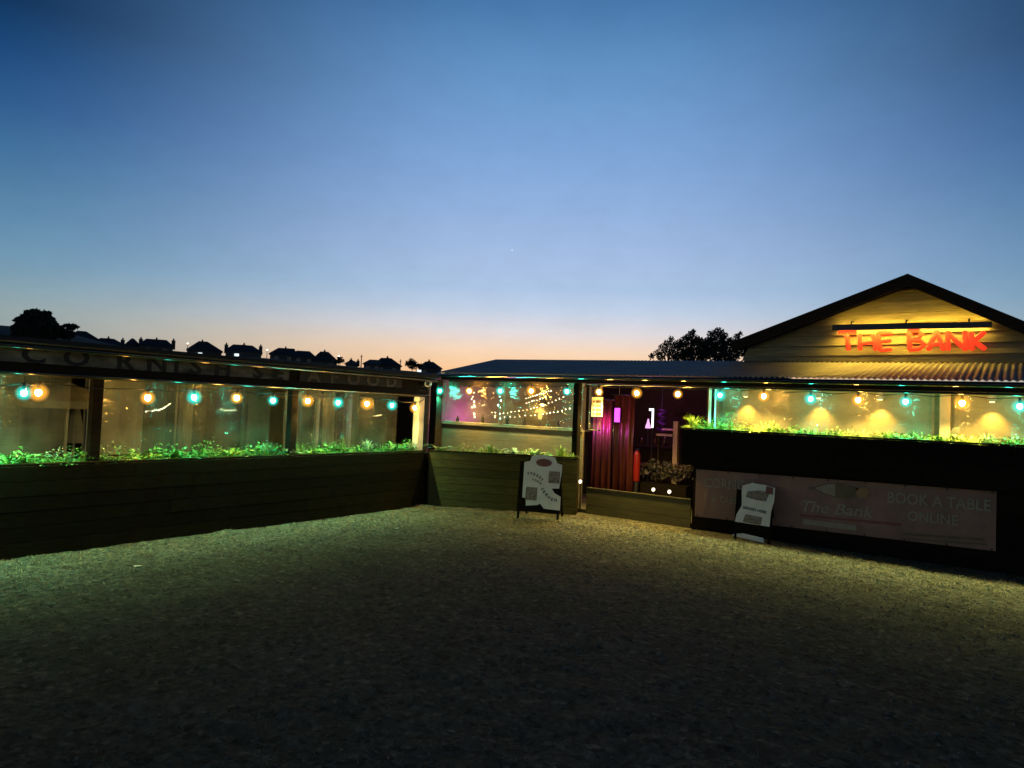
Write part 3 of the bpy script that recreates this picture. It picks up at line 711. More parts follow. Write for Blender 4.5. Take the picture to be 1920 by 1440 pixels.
add_text(m, 'BOOK A TABLE', pxb(1757, 941), U, V, .20, squash=.82, bold=.004)
add_text(m, 'ONLINE', pxb(1748, 972), U, V, .18, squash=.85, bold=.003)
add_text(m, 'The Bank', pxb(1565, 955), U, V, .21, squash=1.15, shear=.25, bold=.003)
m.build('lettering', M['banner_grey'], bb)
m = MB()
def stripe(x0_, y0_, x1_, y1_, t, mt_off=.021):
    a, b = pxb(x0_, y0_, mt_off), pxb(x1_, y1_, mt_off); m.bar(a, b, .004, t, up=(0, 0, 1))
stripe(1500, 966, 1690, 984, .035); m.build('underline', M['sign_red'], bb)
m = MB(); stripe(1505, 978, 1605, 990, .07); m.build('strapline', M['banner_grey'], bb)
m = MB(); stripe(1690, 1001, 1845, 1012, .03, .022); stripe(1700, 1010, 1850, 1021, .02, .022); m.build('address_line', M['banner_brown'], bb)
# fish emblem
def fish(pts, off, th, mt, nm):
    q = [pxb(x, y, off) for x, y in pts]; MB().prism(q, (0, -th, 0)).build(nm, mt, bb)
fish([(1514, 915), (1530, 912), (1545, 907), (1562, 905), (1580, 906), (1598, 910), (1612, 915), (1604, 921), (1608, 932), (1596, 936), (1580, 936), (1562, 932), (1545, 926), (1530, 919)], .018, .003, M['banner_brown'], 'fish_emblem')
fish([(1528, 914.5), (1545, 909.5), (1562, 907), (1566, 908), (1566, 931), (1548, 925), (1534, 919)], .0235, .002, M['banner_grey'], 'fish_emblem')
fish([(1604, 916), (1618, 914), (1630, 920), (1626, 932), (1612, 936), (1606, 928)], .018, .003, M['banner_ochre'], 'fish_emblem')

# ------------------------------------------------------------------ pub building
pub = empty('pub_building', (-3, 12, 0), 'low timber clad pub with corrugated awning and a front gable', 'building')
EZ = lambda x: 2.335 - .0105 * x     # eave height sags slowly to the right
TZ = lambda x: 2.69 - .0165 * x      # top edge of the awning
XL, XR = -9.42, 3.4
aw = MB(); per = .076; nxs = int((XR - XL) / per * 8)
def corr(x): return .011 * math.cos(2 * math.pi * x / per)
for i in range(nxs + 1):
    x = XL + (XR - XL) * i / nxs
    aw.v += [(x, 10.12, EZ(x) + corr(x)), (x, 12.0, TZ(x) + corr(x)), (x, 10.12, EZ(x) + corr(x) - .004), (x, 12.0, TZ(x) + corr(x) - .004)]
for i in range(nxs):
    a = i * 4; aw.f += [(a, a + 4, a + 5, a + 1), (a + 2, a + 3, a + 7, a + 6), (a, a + 2, a + 6, a + 4)]
aw.build('awning_roof', M['metal_roof'], pub, smooth=False)
bk = MB(); bk.hexa([(XL, 12.0, TZ(XL) - .03), (-3.8, 12.0, TZ(-3.8) - .03), (-3.8, 16.2, 2.5), (XL, 16.2, 2.5), (XL, 12.0, TZ(XL) - .012), (-3.8, 12.0, TZ(-3.8) - .012), (-3.8, 16.2, 2.54), (XL, 16.2, 2.54)])
bk.build('rear_roof', M['felt'], pub)
def slab(x0, x1, y0, y1, zb, zt, nm, mt, bev=0, **k):
    m = MB(); m.hexa([(x0, y0, zb(x0)), (x1, y0, zb(x1)), (x1, y1, zb(x1)), (x0, y1, zb(x0)), (x0, y0, zt(x0)), (x1, y0, zt(x1)), (x1, y1, zt(x1)), (x0, y1, zt(x0))])
    return m.build(nm, mt, pub, bevel=bev)
slab(XL, XR, 10.20, 10.34, lambda x: EZ(x) - .145, lambda x: EZ(x) - .022, 'front_beam', M['wood_dark'], .005)
MB().tube([(XL, 10.105, EZ(XL) - .055), (XR, 10.105, EZ(XR) - .055)], .036, 16).build('gutter', M['gutter'], pub, smooth=True)
MB().tube([(-6.0, 10.20, EZ(-6) - .165), (XR, 10.20, EZ(XR) - .165)], .016, 12).build('blind_rail', M['gutter'], pub, smooth=True)
# side triangle of the awning at its left end
MB().prism([(XL + .02, 10.25, EZ(XL) - .14), (XL + .02, 12.0, EZ(XL) - .14), (XL + .02, 12.0, TZ(XL) - .035), (XL + .02, 10.25, EZ(XL) - .01)], (.03, 0, 0)).build('awning_cheek', M['wood_dark'], pub)
# gable wall of lapped boards
YG = 12.0; AP = (-1.39, 4.02); SL, SR = .364, .553
def gl(x): return AP[1] - (AP[0] - x) * SL if x < AP[0] else AP[1] - (x - AP[0]) * SR
gw = MB(); z = 2.5; bh = .165
while z < AP[1] - .16:
    z1 = z + bh
    zt = min(z1 - .007, AP[1] - .16)
    l0, r0 = max(-3.9, AP[0] - (AP[1] - .14 - z) / SL), AP[0] + (AP[1] - .14 - z) / SR
    l1, r1_ = max(-3.9, AP[0] - (AP[1] - .14 - zt) / SL), AP[0] + (AP[1] - .14 - zt) / SR
    o = rnd.uniform(-.002, .002)
    gw.hexa([(l0, YG - .026 + o, z), (r0, YG - .026 + o, z), (r0, YG + .02, z), (l0, YG + .02, z), (l1, YG - .006 + o, zt), (r1_, YG - .006 + o, zt), (r1_, YG + .02, zt), (l1, YG + .02, zt)])
    z = z1
gw.prism([(-3.85, YG + .025, 2.5), (-3.85, YG + .025, 2.95), (AP[0], YG + .025, AP[1] - .2), (1.3, YG + .025, 2.5)], (0, .05, 0))
gw.build('gable_wall', M['wood_gable'], pub)
# gable roof with overhang and barge boards
gr_ = MB(); xl, xr = -4.02, 2.4; y0, y1 = 11.72, 17.5; th = .07
gr_.hexa([(xl, y0, gl(xl) - th), (AP[0], y0, AP[1] - th), (AP[0], y1, AP[1] - th), (xl, y1, gl(xl) - th), (xl, y0, gl(xl)), (AP[0], y0, AP[1]), (AP[0], y1, AP[1]), (xl, y1, gl(xl))])
gr_.hexa([(AP[0], y0, AP[1] - th), (xr, y0, gl(xr) - th), (xr, y1, gl(xr) - th), (AP[0], y1, AP[1] - th), (AP[0], y0, AP[1]), (xr, y0, gl(xr)), (xr, y1, gl(xr)), (AP[0], y1, AP[1])])
gr_.build('roof', M['felt'], pub)
for xe in (xl, xr):
    MB().prism([(AP[0], y0 - .03, AP[1] + .01), (xe, y0 - .03, gl(xe) + .01), (xe, y0 - .03, gl(xe) - .17), (AP[0], y0 - .03, AP[1] - .17)], (0, .028, 0)).build('barge_board', M['wood_dark'], pub)
# flashing where the awning meets the gable
slab(-3.9, XR, 11.93, 11.966, lambda x: TZ(x) + .005, lambda x: TZ(x) + .07, 'flashing', M['wood_gable'])
# front posts
def fpost(px, y, X=None, mt='wood_black', w=.055):
    p = atY(px, 800, y); x = p.x if X is None else X
    return MB().box(x - w, x + w, y - w, y + w, 0, EZ(x) - .147).build('post', M[mt], pub, bevel=.006)
fpost(1081, 10.28)
fpost(1330, 10.42, mt='white_paint', w=.018); fpost(1340, 10.42, mt='white_paint', w=.012)
fpost(1772, 10.62, mt='wood_pale', w=.06)
fpost(816, 10.30, mt='wood_dark', w=.09)
# low clad wall under the front window
m = MB(); board_panel(m, (-9.9, 10.45), (-6.20, 10.45), 0, 1.40, 10, .03); m.build('clad_wall', M['wood_olive'], pub)
slab(-9.9, -6.2, 10.42, 10.50, lambda x: 1.402, lambda x: 1.43, 'sill', M['wood_olive'])
# rooms: back walls, ceiling, floor
MB().box(-10.0, -6.6, 15.0, 15.1, 0, 2.5).build('room_wall', M['wall_warm'], pub)
MB().box(-7.16, -3.95, 13.6, 13.7, 0, 2.5).build('room_wall', M['wood_dark'], pub)
MB().box(-7.25, -7.17, 12.3, 13.6, 0, 2.4).build('room_wall', M['wood_dark'], pub)
MB().box(-3.99, -3.92, 11.19, 13.6, 0, 2.4).build('room_wall', M['wood_dark'], pub)
MB().box(-10.1, -10.0, 10.5, 15.0, 0, 2.4).build('room_wall', M['wall_warm'], pub)
MB().box(-4.02, -3.94, 10.60, 11.1, 0, 2.25).build('room_wall', M['wood_dark'], pub)
MB().box(-3.94, 3.4, 11.1, 11.18, 0, 2.32).build('room_wall', M['wall_warm'], pub)
MB().box(-10.0, -3.9, 10.55, 15.0, 2.40, 2.44).build('ceiling', M['ceil'], pub)
MB().box(-3.9, 3.4, 10.50, 11.1, 2.24, 2.27).build('ceiling', M['ceil'], pub)
MB().box(-9.95, -3.9, 10.40, 15.2, -.05, .06).build('room_floor', M['deck'], None); tag(bpy.data.objects['room_floor'], kind='structure')
MB().box(-6.05, -4.12, 10.39, 10.45, 0, .075).build('threshold', M['wood_dark'], pub, bevel=.005)
lbm = MB(); board_panel(lbm, (-6.03, 10.355), (-4.14, 10.355), .0, .43, 3, .025)
lbr = empty('low_barrier', (-5.1, 10.36, 0), 'low olive board barrier across the foot of the doorway', 'barrier')
lbm.build('boards', M['wood_barrier'], lbr); MB().box(-6.03, -4.14, 10.35, 10.385, .432, .455).build('cap_rail', M['wood_barrier'], lbr, bevel=.003)
# clear plastic blinds
def blind(x0, x1, y, z0, z1, lab, mt, amp=.012, seed=0, parent_rail=True):
    root = empty('plastic_blind', ((x0 + x1) / 2, y, z0), lab, 'plastic blind', 'clear plastic blinds')
    m = MB(); nx_, nz_ = int((x1 - x0) / .04), 18
    for j in range(nz_ + 1):
        for i in range(nx_ + 1):
            x = x0 + (x1 - x0) * i / nx_; z = z0 + (z1 - z0) * j / nz_
            m.v.append((x, y + amp * noise.noise(Vector((x * 3 + seed, z * 7, seed))) + amp * .5 * noise.noise(Vector((x * 11, z * 3, seed + 4))), z))
    w = nx_ + 1
    m.f = [(j * w + i, j * w + i + 1, (j + 1) * w + i + 1, (j + 1) * w + i) for j in range(nz_) for i in range(nx_)]
    m.build('sheet', M[mt], root, smooth=True, fix=False)
    MB().tube([(x0, y, z0 - .005), (x1, y, z0 - .005)], .012, 8).build('bottom_bar', M['wood_olive'], root)
    for x in (x0 + .025, x1 - .025): MB().box(x - .02, x + .02, y - .022, y - .016, z0 + .02, z1).build('hem', M['pvc_cloudy'], root)
blind(-9.55, -8.05, 10.46, 1.45, 2.27, 'wrinkled clear plastic blind left of the seam above the low clad wall', 'pvc', .02, 1)
blind(-8.0, -6.22, 10.46, 1.45, 2.27, 'wrinkled clear plastic blind full of fairy light reflections left of the dark post', 'pvc', .02, 2)
blind(-6.12, -5.86, 10.50, 1.45, 2.27, 'narrow clear plastic blind behind the pinned notice', 'pvc', .02, 3)
blind(-3.86, -.92, 10.60, 1.50, 2.235, 'wide cloudy plastic blind over the raised planter glowing amber and teal', 'pvc_right', .012, 4)
blind(-.70, 2.9, 10.60, 1.50, 2.235, 'cloudy plastic blind right of the pale timber post', 'pvc_right', .012, 5)

va = empty('valance', (-8, 10.52, 2.2), 'bunched cream cloth valance along the top of the front window', 'valance')
m = MB(); x0, x1 = -9.5, -6.25; n = 120; top = []; bot = []
for i in range(n + 1):
    x = x0 + (x1 - x0) * i / n; f = ((x - x0) / .36) % 1; top.append((x, 10.53 + .012 * math.sin(x * 31), 2.28)); bot.append((x, 10.52 + .02 * math.sin(x * 23 + 1), 2.205 - .05 * 4 * f * (1 - f)))
for i in range(n):
    a, b, c, d = bot[i], bot[i + 1], top[i + 1], top[i]; bk = lambda p: (p[0], p[1] + .006, p[2])
    m.quad(a, b, c, d); m.quad(bk(d), bk(c), bk(b), bk(a))
m.build('cloth', M['canvas'], va, smooth=True)
MB().tube([(x0, 10.53, 2.285), (x1, 10.53, 2.285)], .012, 8).build('rail', M['iron'], va)

def blind_x(y0, y1, x, z0, z1, lab, seed):
    root = empty('plastic_blind', (x, (y0 + y1) / 2, z0), lab, 'plastic blind', 'clear plastic blinds')
    m = MB(); nx_, nz_ = int((y1 - y0) / .05), 16
    for j in range(nz_ + 1):
        for i in range(nx_ + 1):
            y = y0 + (y1 - y0) * i / nx_; z = z0 + (z1 - z0) * j / nz_
            m.v.append((x + .02 * noise.noise(Vector((y * 2.5 + seed, z * 5, seed))) + .008 * noise.noise(Vector((y * 9, z * 3, seed + 4))), y, z))
    w = nx_ + 1
    m.f = [(j * w + i, j * w + i + 1, (j + 1) * w + i + 1, (j + 1) * w + i) for j in range(nz_) for i in range(nx_)]
    m.build('sheet', M['pvc_cloudy'], root, smooth=True, fix=False)
    MB().tube([(x, y0, z0 - .005), (x, y1, z0 - .005)], .012, 8).build('bottom_bar', M['wood_dark'], root)
blind_x(.85, 3.30, -8.86, 1.0, 1.98, 'clear plastic blind in the nearest left bay, before the beige parasol', 11)
blind_x(3.54, 5.94, -8.86, 1.0, 1.98, 'clear plastic blind between the two dark terrace posts', 12)
blind_x(6.18, 8.50, -8.86, 1.0, 1.98, 'clear plastic blind between the second dark post and the white corner post', 13)
# unseen lamps added above the beam to brighten the terrace
for y, lab in ((2.2, 'slim ceiling batten lamp in the nearest left bay'), (4.8, 'slim ceiling batten lamp in the middle left bay'), (7.4, 'slim ceiling batten lamp in the corner left bay')):
    root = empty('batten_lamp', (-9.9, y, 2.0), lab, 'ceiling lamp', 'ceiling lamps under the terrace roof')
    MB().box(-9.94, -9.86, y - .5, y + .5, 1.985, 2.018).build('housing', M['white_plastic'], root)
    MB().box(-9.925, -9.875, y - .48, y + .48, 1.972, 1.984).build('diffuser', M['batten'], root)

# ------------------------------------------------------------------ festoon lights
DOWN = 78.0   # spots added below the bulbs to pool light on the ground near the walls
def festoon(name, lab, bulbs, ends, boost=1.0, sag=.03, sockets=True, knob=.055):
    """bulbs: (point, colour); the cable runs through the sockets"""
    root = empty(name, bulbs[0][0], lab, 'festoon lights')
    pts = [Vector(ends[0])]
    tops = [Vector(b[0]) + Vector((0, 0, knob + .05)) for b in bulbs]
    for i, t in enumerate(tops):
        pv = pts[-1]; md = (pv + t) / 2; md.z -= sag; pts += [md, t]
    t = Vector(ends[1]); md = (pts[-1] + t) / 2; md.z -= sag; pts += [md, t]
    MB().tube(pts, .006, 6).build('cable', M['rubber'], root)
    for (p, c) in bulbs:
        p = Vector(p)
        b = MB().sphere(p, .031, 12, 8, (1, 1, 1.15)).build('bulb', M['bulb_amber' if c == 'a' else 'bulb_teal'], root, smooth=True)
        b['label'] = 'amber bulb' if c == 'a' else 'teal bulb'
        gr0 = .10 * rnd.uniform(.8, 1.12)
        MB().sphere(p, gr0, 20, 14, (1, 1, 1)).build('globe', M['globe_amber' if c == 'a' else 'globe_teal'], b, smooth=True)  # soft glowing shell painted as the bulb's bloom
        l = bpy.data.lights.new('bulb_light', 'SPOT'); l.energy = DOWN * (.62 if c == 'a' else .85) if boost == 1 else DOWN * boost * (1.2 if c == 'a' else .4); l.color = (1.0, .70, .16) if c == 'a' else (.05, 1.0, .62)
        l.spot_size = math.radians(144); l.spot_blend = 1.0; l.shadow_soft_size = .03
        lo = bpy.data.objects.new('bulb_light', l); COL.objects.link(lo); lo.location = p - Vector((0, 0, gr0 + .008)); lo.parent = b
        MB().lathe([(.016, 0), (.02, .02), (.018, .06), (.008, .07)], p + Vector((0, 0, .03)), 10).build('socket', M['black_plastic'], b)
LB = [(-40, 738, 't'), (45, 737, 't'), (72, 736, 'a'), (277, 746, 'a'), (364, 745, 't'), (444, 746, 'a'), (512, 751, 't'), (577, 752, 'a'), (634, 755, 't'), (688, 757, 'a'), (735, 760, 't'), (778, 765, 'a')]
lb = [((-8.325, .2, 1.71), 'a'), ((-8.325, 1.1, 1.72), 't'), ((-8.325, 1.9, 1.70), 'a')] + [(atX(x, y, -8.325), c) for x, y, c in LB]
lb = [b for b in lb]
lb.sort(key=lambda q: q[0][1])
festoon('festoon_lights', 'string of amber and teal bulbs under the left terrace beam', lb, [(-8.40, -1.5, 1.86), (-8.42, 8.7, 1.86)])
RB = [(1123, 735, 'a'), (1194, 737, 'a'), (1271, 739, 'a'), (1350, 741, 't'), (1432, 743, 'a'), (1520, 748, 't'), (1609, 750, 'a'), (1698, 753, 't'), (1804, 756, 'a'), (1912, 762, 't')]
YS = 10.30
FB = [(825, 733, 't'), (880, 733, 'a'), (938, 733, 't'), (996, 733, 'a'), (1063, 734, 't')]
fb = [(atY(x, y, 10.25), c) for x, y, c in FB]
rbulbs = fb + [(atY(x, y, 10.25), c) for x, y, c in RB] + [((.62, 10.25, 2.03), 'a'), ((1.25, 10.25, 2.03), 't'), ((1.9, 10.25, 2.03), 'a')]
festoon('festoon_lights', 'string of amber and teal bulbs under the front awning beam', rbulbs, [(-9.85, 10.26, 2.25), (2.6, 10.26, 2.2)], 1.9)

# fairy lights: fine strands of tiny lamps
def fairy(lab, pts, n, mt='fairy', r=.008, sag=.0, jit=.01, seed=0):
    R = random.Random(seed); root = empty('fairy_lights', pts[0], lab, 'fairy lights', 'fairy light strands')
    P = [Vector(p) for p in pts]; segs = len(P) - 1
    def ev(t):
        k = min(segs - 1, int(t * segs)); f = t * segs - k; q = P[k].lerp(P[k + 1], f); q.z -= sag * 4 * f * (1 - f); return q
    MB().tube([ev(i / 30) for i in range(31)], .003, 4).build('wire', M['rubber'], root)
    m = MB()
    for i in range(n):
        p = ev((i + .5) / n) + Vector((R.uniform(-jit, jit), 0, R.uniform(-jit, jit)))
        m.sphere(p, r * R.uniform(.6, 1.2), 6, 4)
    m.build('lamps', M[mt], root, fix=False)
Y1 = 12.6
fairy('strand of fairy lights looping low behind the front window', [atY(905, 772, Y1), atY(985, 768, Y1), atY(1060, 742, Y1)], 22, sag=.05, seed=1)
fairy('lowest strand of fairy lights behind the front window', [atY(905, 781, Y1), atY(1000, 778, Y1), atY(1072, 765, Y1)], 20, sag=.03, seed=2)
fairy('short strand of fairy lights rising to the ceiling behind the front window', [atY(985, 748, Y1), atY(1035, 732, Y1)], 12, seed=3)
fairy('second short strand of fairy lights under the ceiling strand', [atY(985, 756, Y1), atY(1025, 745, Y1)], 8, seed=4)
fairy('teal fairy lights hanging in the front window', [atY(936, 742, 11.6), atY(938, 785, 11.6)], 6, 'fairy_teal', .012, jit=.04, seed=5)
fairy('amber fairy lights hanging below the first amber bulb in the front window', [atY(886, 738, 11.4), atY(890, 786, 11.4)], 14, jit=.06, seed=6)
fairy('swag of fairy lights behind the left terrace near the thick post', [atX(272, 771, -11.2), atX(300, 769, -11.2), atX(320, 756, -11.2)], 14, r=.006, seed=7)
fairy('small cluster of fairy lights on the terrace right of the pale panel', [atX(412, 768, -11.2), atX(445, 770, -11.2)], 5, r=.007, seed=8)
fairy('fairy lights in an arch far inside the left terrace', [atX(700, 780, -11.2), atX(716, 777, -11.2), atX(735, 783, -11.2)], 8, r=.006, seed=9)

# ------------------------------------------------------------------ lamps inside
def add_point(name, loc, col, e, rad=.05, parent=None):
    l = bpy.data.lights.new(name, 'POINT'); l.energy = e; l.color = col; l.shadow_soft_size = rad
    o = bpy.data.objects.new(name, l); COL.objects.link(o); o.location = loc
    if parent: o.parent = parent; o.matrix_parent_inverse = Matrix.Translation(-wloc(parent))
    return o
def pendant(p, lab, e=14, col=WARM, drop=.35, r=.11):
    p = Vector(p); root = empty('pendant_lamp', p, lab, 'pendant lamp', 'pendant lamps')
    MB().lathe([(r, -.02), (r * .85, .05), (r * .35, .12), (.02, .14)], p, 14).build('shade', M['iron'], root, smooth=True)
    MB().sphere(p - Vector((0, 0, .02)), .045, 10, 7).build('bulb', M['lamp_warm'], root, smooth=True)
    MB().tube([p + Vector((0, 0, .14)), p + Vector((0, 0, .14 + drop))], .006, 6).build('flex', M['rubber'], root)
    add_point('pendant_light', p - Vector((0, 0, .12)), col, e, .05, root)
pendant((-8.95, 13.2, 1.92), 'warm pendant lamp at the left end of the front room', 9, drop=.35)
pendant((-7.75, 13.6, 1.95), 'warm pendant lamp in the middle of the front room', 10, drop=.33)
up = empty('uplighter', (-9.55, 11.6, 1.3), 'purple uplighter inside the left end of the front window', 'lamp')
MB().lathe([(.05, 0), (.06, .02), (.06, .16), (.075, .18)], (-9.55, 11.6, 1.2), 14).build('shade', M['iron'], up, smooth=True)
MB().lathe([(.05, .165), (.05, .17)], (-9.55, 11.6, 1.2), 14).build('lens', M['magenta'], up)
MB().tube([(-9.55, 11.6, .06), (-9.55, 11.6, 1.2)], .02, 8).build('stand', M['iron'], up)
add_point('purple_light', (-9.55, 11.6, 1.5), (.75, .12, .9), 14, .05, up)

def spot(px, py, lab, y=10.97, e=56):
    p = atY(px, py, y); p.z = 2.10
    root = empty('spotlight', p, lab, 'spotlight', 'spotlights over the raised planter')
    MB().lathe([(.028, 0), (.05, .015), (.055, .07), (.03, .10), (.012, .135)], p, 14).build('housing', M['white_plastic'], root, smooth=True)
    MB().lathe([(.03, -.004), (.03, 0)], p, 14).build('lens', M['lamp_warm'], root)
    l = bpy.data.lights.new('spot_light', 'SPOT'); l.energy = e; l.color = (1.0, .62, .13); l.spot_size = math.radians(94); l.spot_blend = .75; l.shadow_soft_size = .03
    o = bpy.data.objects.new('spot_light', l); COL.objects.link(o); o.location = p - Vector((0, 0, .012)); o.rotation_euler = (math.radians(4), 0, 0)
    o.parent = root; o.matrix_parent_inverse = Matrix.Translation(-wloc(root))
spot(1398, 740, 'spotlight nearest the doorway over the raised planter')
spot(1535, 745, 'second spotlight from the doorway over the raised planter')
spot(1650, 742, 'third spotlight from the doorway, left of the pale post')
spot(1860, 748, 'spotlight right of the pale timber post')

q = atY(1013, 772, 12.0); ln = empty('lantern', q, 'orange glowing lantern with a flared shade behind the front window', 'lantern')
MB().lathe([(.13, -.02), (.09, .03), (.03, .07), (.01, .10)], q, 14).build('shade', M['lantern'], ln, smooth=True)
MB().lathe([(.035, -.16), (.05, -.10), (.035, -.025)], q, 12).build('glass', M['lantern'], ln, smooth=True)
MB().tube([(q.x, q.y, .06), (q.x, q.y, q.z - .16)], .016, 8).build('stand', M['iron'], ln)
R = random.Random(21)
for k, (px, lab) in enumerate(((858, 'slim bottle at the left end of the front window'), (905, 'bottle beside the amber fairy lights'), (952, 'tall bottle right of the teal fairy lights'), (984, 'squat bottle near the window seam'), (1047, 'bottle right of the orange lantern'))):
    q = atY(px, 790, 10.62); h = R.uniform(.12, .22); q.z = 1.432
    MB().lathe([(.03, 0), (.034, .01), (.034, h * .6), (.012, h * .78), (.012, h)], q, 12).build('bottle', M['bottle'], None, smooth=True)
    o = COL.objects[-1]; tag(o, lab, 'bottle')
MB().box(-9.9, -6.22, 10.505, 10.75, 1.405, 1.43).build('inner_shelf', M['wood_olive'], pub)

# ------------------------------------------------------------------ gable sign and its lamp
sg = empty('sign', (-1.4, 11.9, 2.9), 'raised red brush letters THE BANK on the gable', 'sign')
YL = 11.90
LET = {
 'T': [[(1573, 624), (1588, 623), (1604, 623.5)], [(1588, 625), (1589, 640), (1591, 655)]],
 'H': [[(1612, 627), (1613, 655)], [(1637, 628), (1640, 640), (1642, 655)], [(1614, 644), (1638, 641)]],
 'E': [[(1647, 625), (1648, 640), (1650, 656)], [(1648, 625), (1671, 625)], [(1649, 640), (1669, 638)], [(1651, 656), (1670, 655)]],
 'B': [[(1705, 619), (1705, 637), (1706, 655)], [(1705, 620), (1722, 620), (1728, 626), (1722, 634), (1708, 637)], [(1708, 638), (1726, 639), (1733, 646), (1724, 654), (1706, 655)]],
 'A': [[(1741, 655), (1748, 638), (1756, 622)], [(1756, 622), (1763, 640), (1769, 655)], [(1746, 646), (1766, 643)]],
 'N': [[(1778, 655), (1777, 638), (1777, 623)], [(1778, 624), (1793, 640), (1811, 655)], [(1809, 622), (1811, 638), (1812, 654)]],
 'K': [[(1821, 624), (1822, 640), (1823, 655)], [(1845, 623), (1834, 633), (1824, 642)], [(1827, 640), (1836, 647), (1846, 654)]],
}
for ch, strokes in LET.items():
    m = MB()
    for st in strokes:
        P = [atY(x, y, YL) for x, y in st]; a = (P[0] - P[1]).normalized() * .02; b = (P[-1] - P[-2]).normalized() * .02
        Q = [P[0] + a] + P + [P[-1] + b]
        m.tube(Q, [.020] + [.035] * len(P) + [.020], 12, flatdir=(0, 1, 0), sx=.3)
    # stand-off pins back to the boards
    for st in strokes[:1]:
        p = atY(*st[len(st) // 2], YL); m.tube([p, p + Vector((0, .09, 0))], .008, 6)
    m.build('letter', M['red'], sg, smooth=True)
lampb = empty('sign_lamp', (-1.4, 11.83, 3.28), 'long dark bar lamp glowing above the red letters', 'sign lamp')
a, b = atY(1561, 612.5, 11.83), atY(1860, 606.5, 11.83)
m = MB(); m.bar(a, b, .05, .055); m.bar(a + Vector((0, -.032, -.018)), b + Vector((0, -.032, -.018)), .010, .092); m.build('housing', M['black_plastic'], lampb, bevel=.006)
m = MB(); dz = Vector((0, 0, .034)); dy = Vector((0, .034, 0)); m.bar(a + Vector((.03, .008, -.032)), b + Vector((-.03, .008, -.032)), .03, .008)
m.build('diffuser', M['led'], lampb)
m = MB()
m.bar(a + Vector((.03, .034, .0)), b + Vector((-.03, .034, 0)), .012, .03); m.build('diffuser', M['led'], lampb)
def area(loc, d, sx_, sy_, e, spread):
    l = bpy.data.lights.new('sign_light', 'AREA'); l.shape = 'RECTANGLE'; l.size = sx_; l.size_y = sy_; l.energy = e; l.color = (1.0, .66, .07); l.spread = math.radians(spread)
    o = bpy.data.objects.new('sign_light', l); COL.objects.link(o); o.location = loc
    o.rotation_euler = Vector(d).to_track_quat('-Z', 'Y').to_euler(); o.parent = lampb; o.matrix_parent_inverse = Matrix.Translation(-wloc(lampb))
mid_ = (a + b) / 2
area(mid_ + Vector((0, .112, -.03)), (0, .22, -1), 2.0, .02, 14, 150)
area(mid_ + Vector((0, -.005, -.043)), (0, -.10, -1), 2.0, .02, 24, 150)
area(mid_ + Vector((0, .03, .035)), (0, .8, .6), 2.0, .03, 8.0, 150)
for t in (.13, .49, .87):
    p = a.lerp(b, t); MB().tube([p + Vector((0, 0, .03)), p + Vector((0, .02, .07)), p + Vector((0, .15, .09))], .012, 8).build('bracket', M['iron'], lampb)

# ------------------------------------------------------------------ security camera on the corner post
cc = empty('security_camera', (-8.45, 8.68, 2.1), 'white dome ended security camera at the top of the corner post', 'security camera')
p = atX(803, 719, -8.34); ax = Vector((.55, -.78, -.16)).normalized()
MB().lathe([(.03, -.12), (.052, -.10), (.055, .02), (.058, .055), (.05, .06)], p, 18, ax).build('body', M['white_plastic'], cc, smooth=True)
MB().lathe([(.036, .058), (.034, .066), (.02, .07)], p, 16, ax).build('lens', M['black_plastic'], cc, smooth=True)
MB().tube([p - ax * .1, p - ax * .13 + Vector((-.02, 0, .03)), Vector((-8.47, 8.68, p.z + .05))], .014, 8).build('bracket', M['white_plastic'], cc)

# ------------------------------------------------------------------ doorway things
nb = empty('notice_board', atY(1119, 763, 10.44), 'small cream notice with four dark panels pinned beside the doorway', 'notice')
p0, p1 = atY(1109, 781, 10.44), atY(1131, 745, 10.44)
MB().box(p0.x, p1.x, 10.43, 10.445, p0.z, p1.z).build('board', M['notice'], nb, bevel=.003)
w, hh = p1.x - p0.x, p1.z - p0.z
m = MB()
for i in range(4):
    zc = p1.z - hh * (.22 + .21 * i); m.box(p0.x + w * .42, p0.x + w * .88, 10.424, 10.431, zc - hh * .07, zc + hh * .07)
    m.box(p0.x + w * .12, p0.x + w * .3, 10.425, 10.431, zc - hh * .04, zc + hh * .04)
m.build('printed_panels', M['banner_brown'], nb)
MB().tube([(p0.x + w / 2, 10.437, p1.z), (p0.x + w / 2, 10.437, EZ(p0.x) - .15)], .004, 6).build('cord', M['rubber'], nb)

def curtain(px0, px1, y, z0, z1, lab, mt, seed, folds=5, amp=.035):
    xa, xb = atY(px0, 800, y).x, atY(px1, 800, y).x; m = MB(); n = folds * 10
    for i in range(n + 1):
        t = i / n; x = xa + (xb - xa) * t; yo = amp * math.sin(t * folds * 2 * math.pi + seed)
        for k, z in enumerate((z0, (z0 + z1) / 2, z1)):
            m.v.append((x + (.02 * math.sin(z * 3 + seed) if k == 1 else 0), y + yo * (1.15 - .2 * k), z))
        for k, z in enumerate((z0, (z0 + z1) / 2, z1)):
            m.v.append((x + (.02 * math.sin(z * 3 + seed) if k == 1 else 0), y + yo * (1.15 - .2 * k) + .006, z))
    for i in range(n):
        a = i * 6; b = a + 6
        for k in range(2):
            m.f += [(a + k, b + k, b + k + 1, a + k + 1), (a + 3 + k, a + 4 + k, b + 4 + k, b + 3 + k)]
        m.f += [(a, a + 3, b + 3, b), (a + 2, b + 2, b + 5, a + 5)]
    root = empty('curtain', (xa, y, z0), lab, 'curtain', 'curtains in the doorway')
    m.build('cloth', M[mt], root, smooth=True)
    MB().tube([(xa - .05, y, z1 + .01), (xb + .05, y, z1 + .01)], .012, 8).build('rail', M['iron'], root)
curtain(1112, 1147, 11.62, .10, 2.0, 'magenta lit maroon curtain hanging at the left of the doorway', 'curtain', 0, 3)
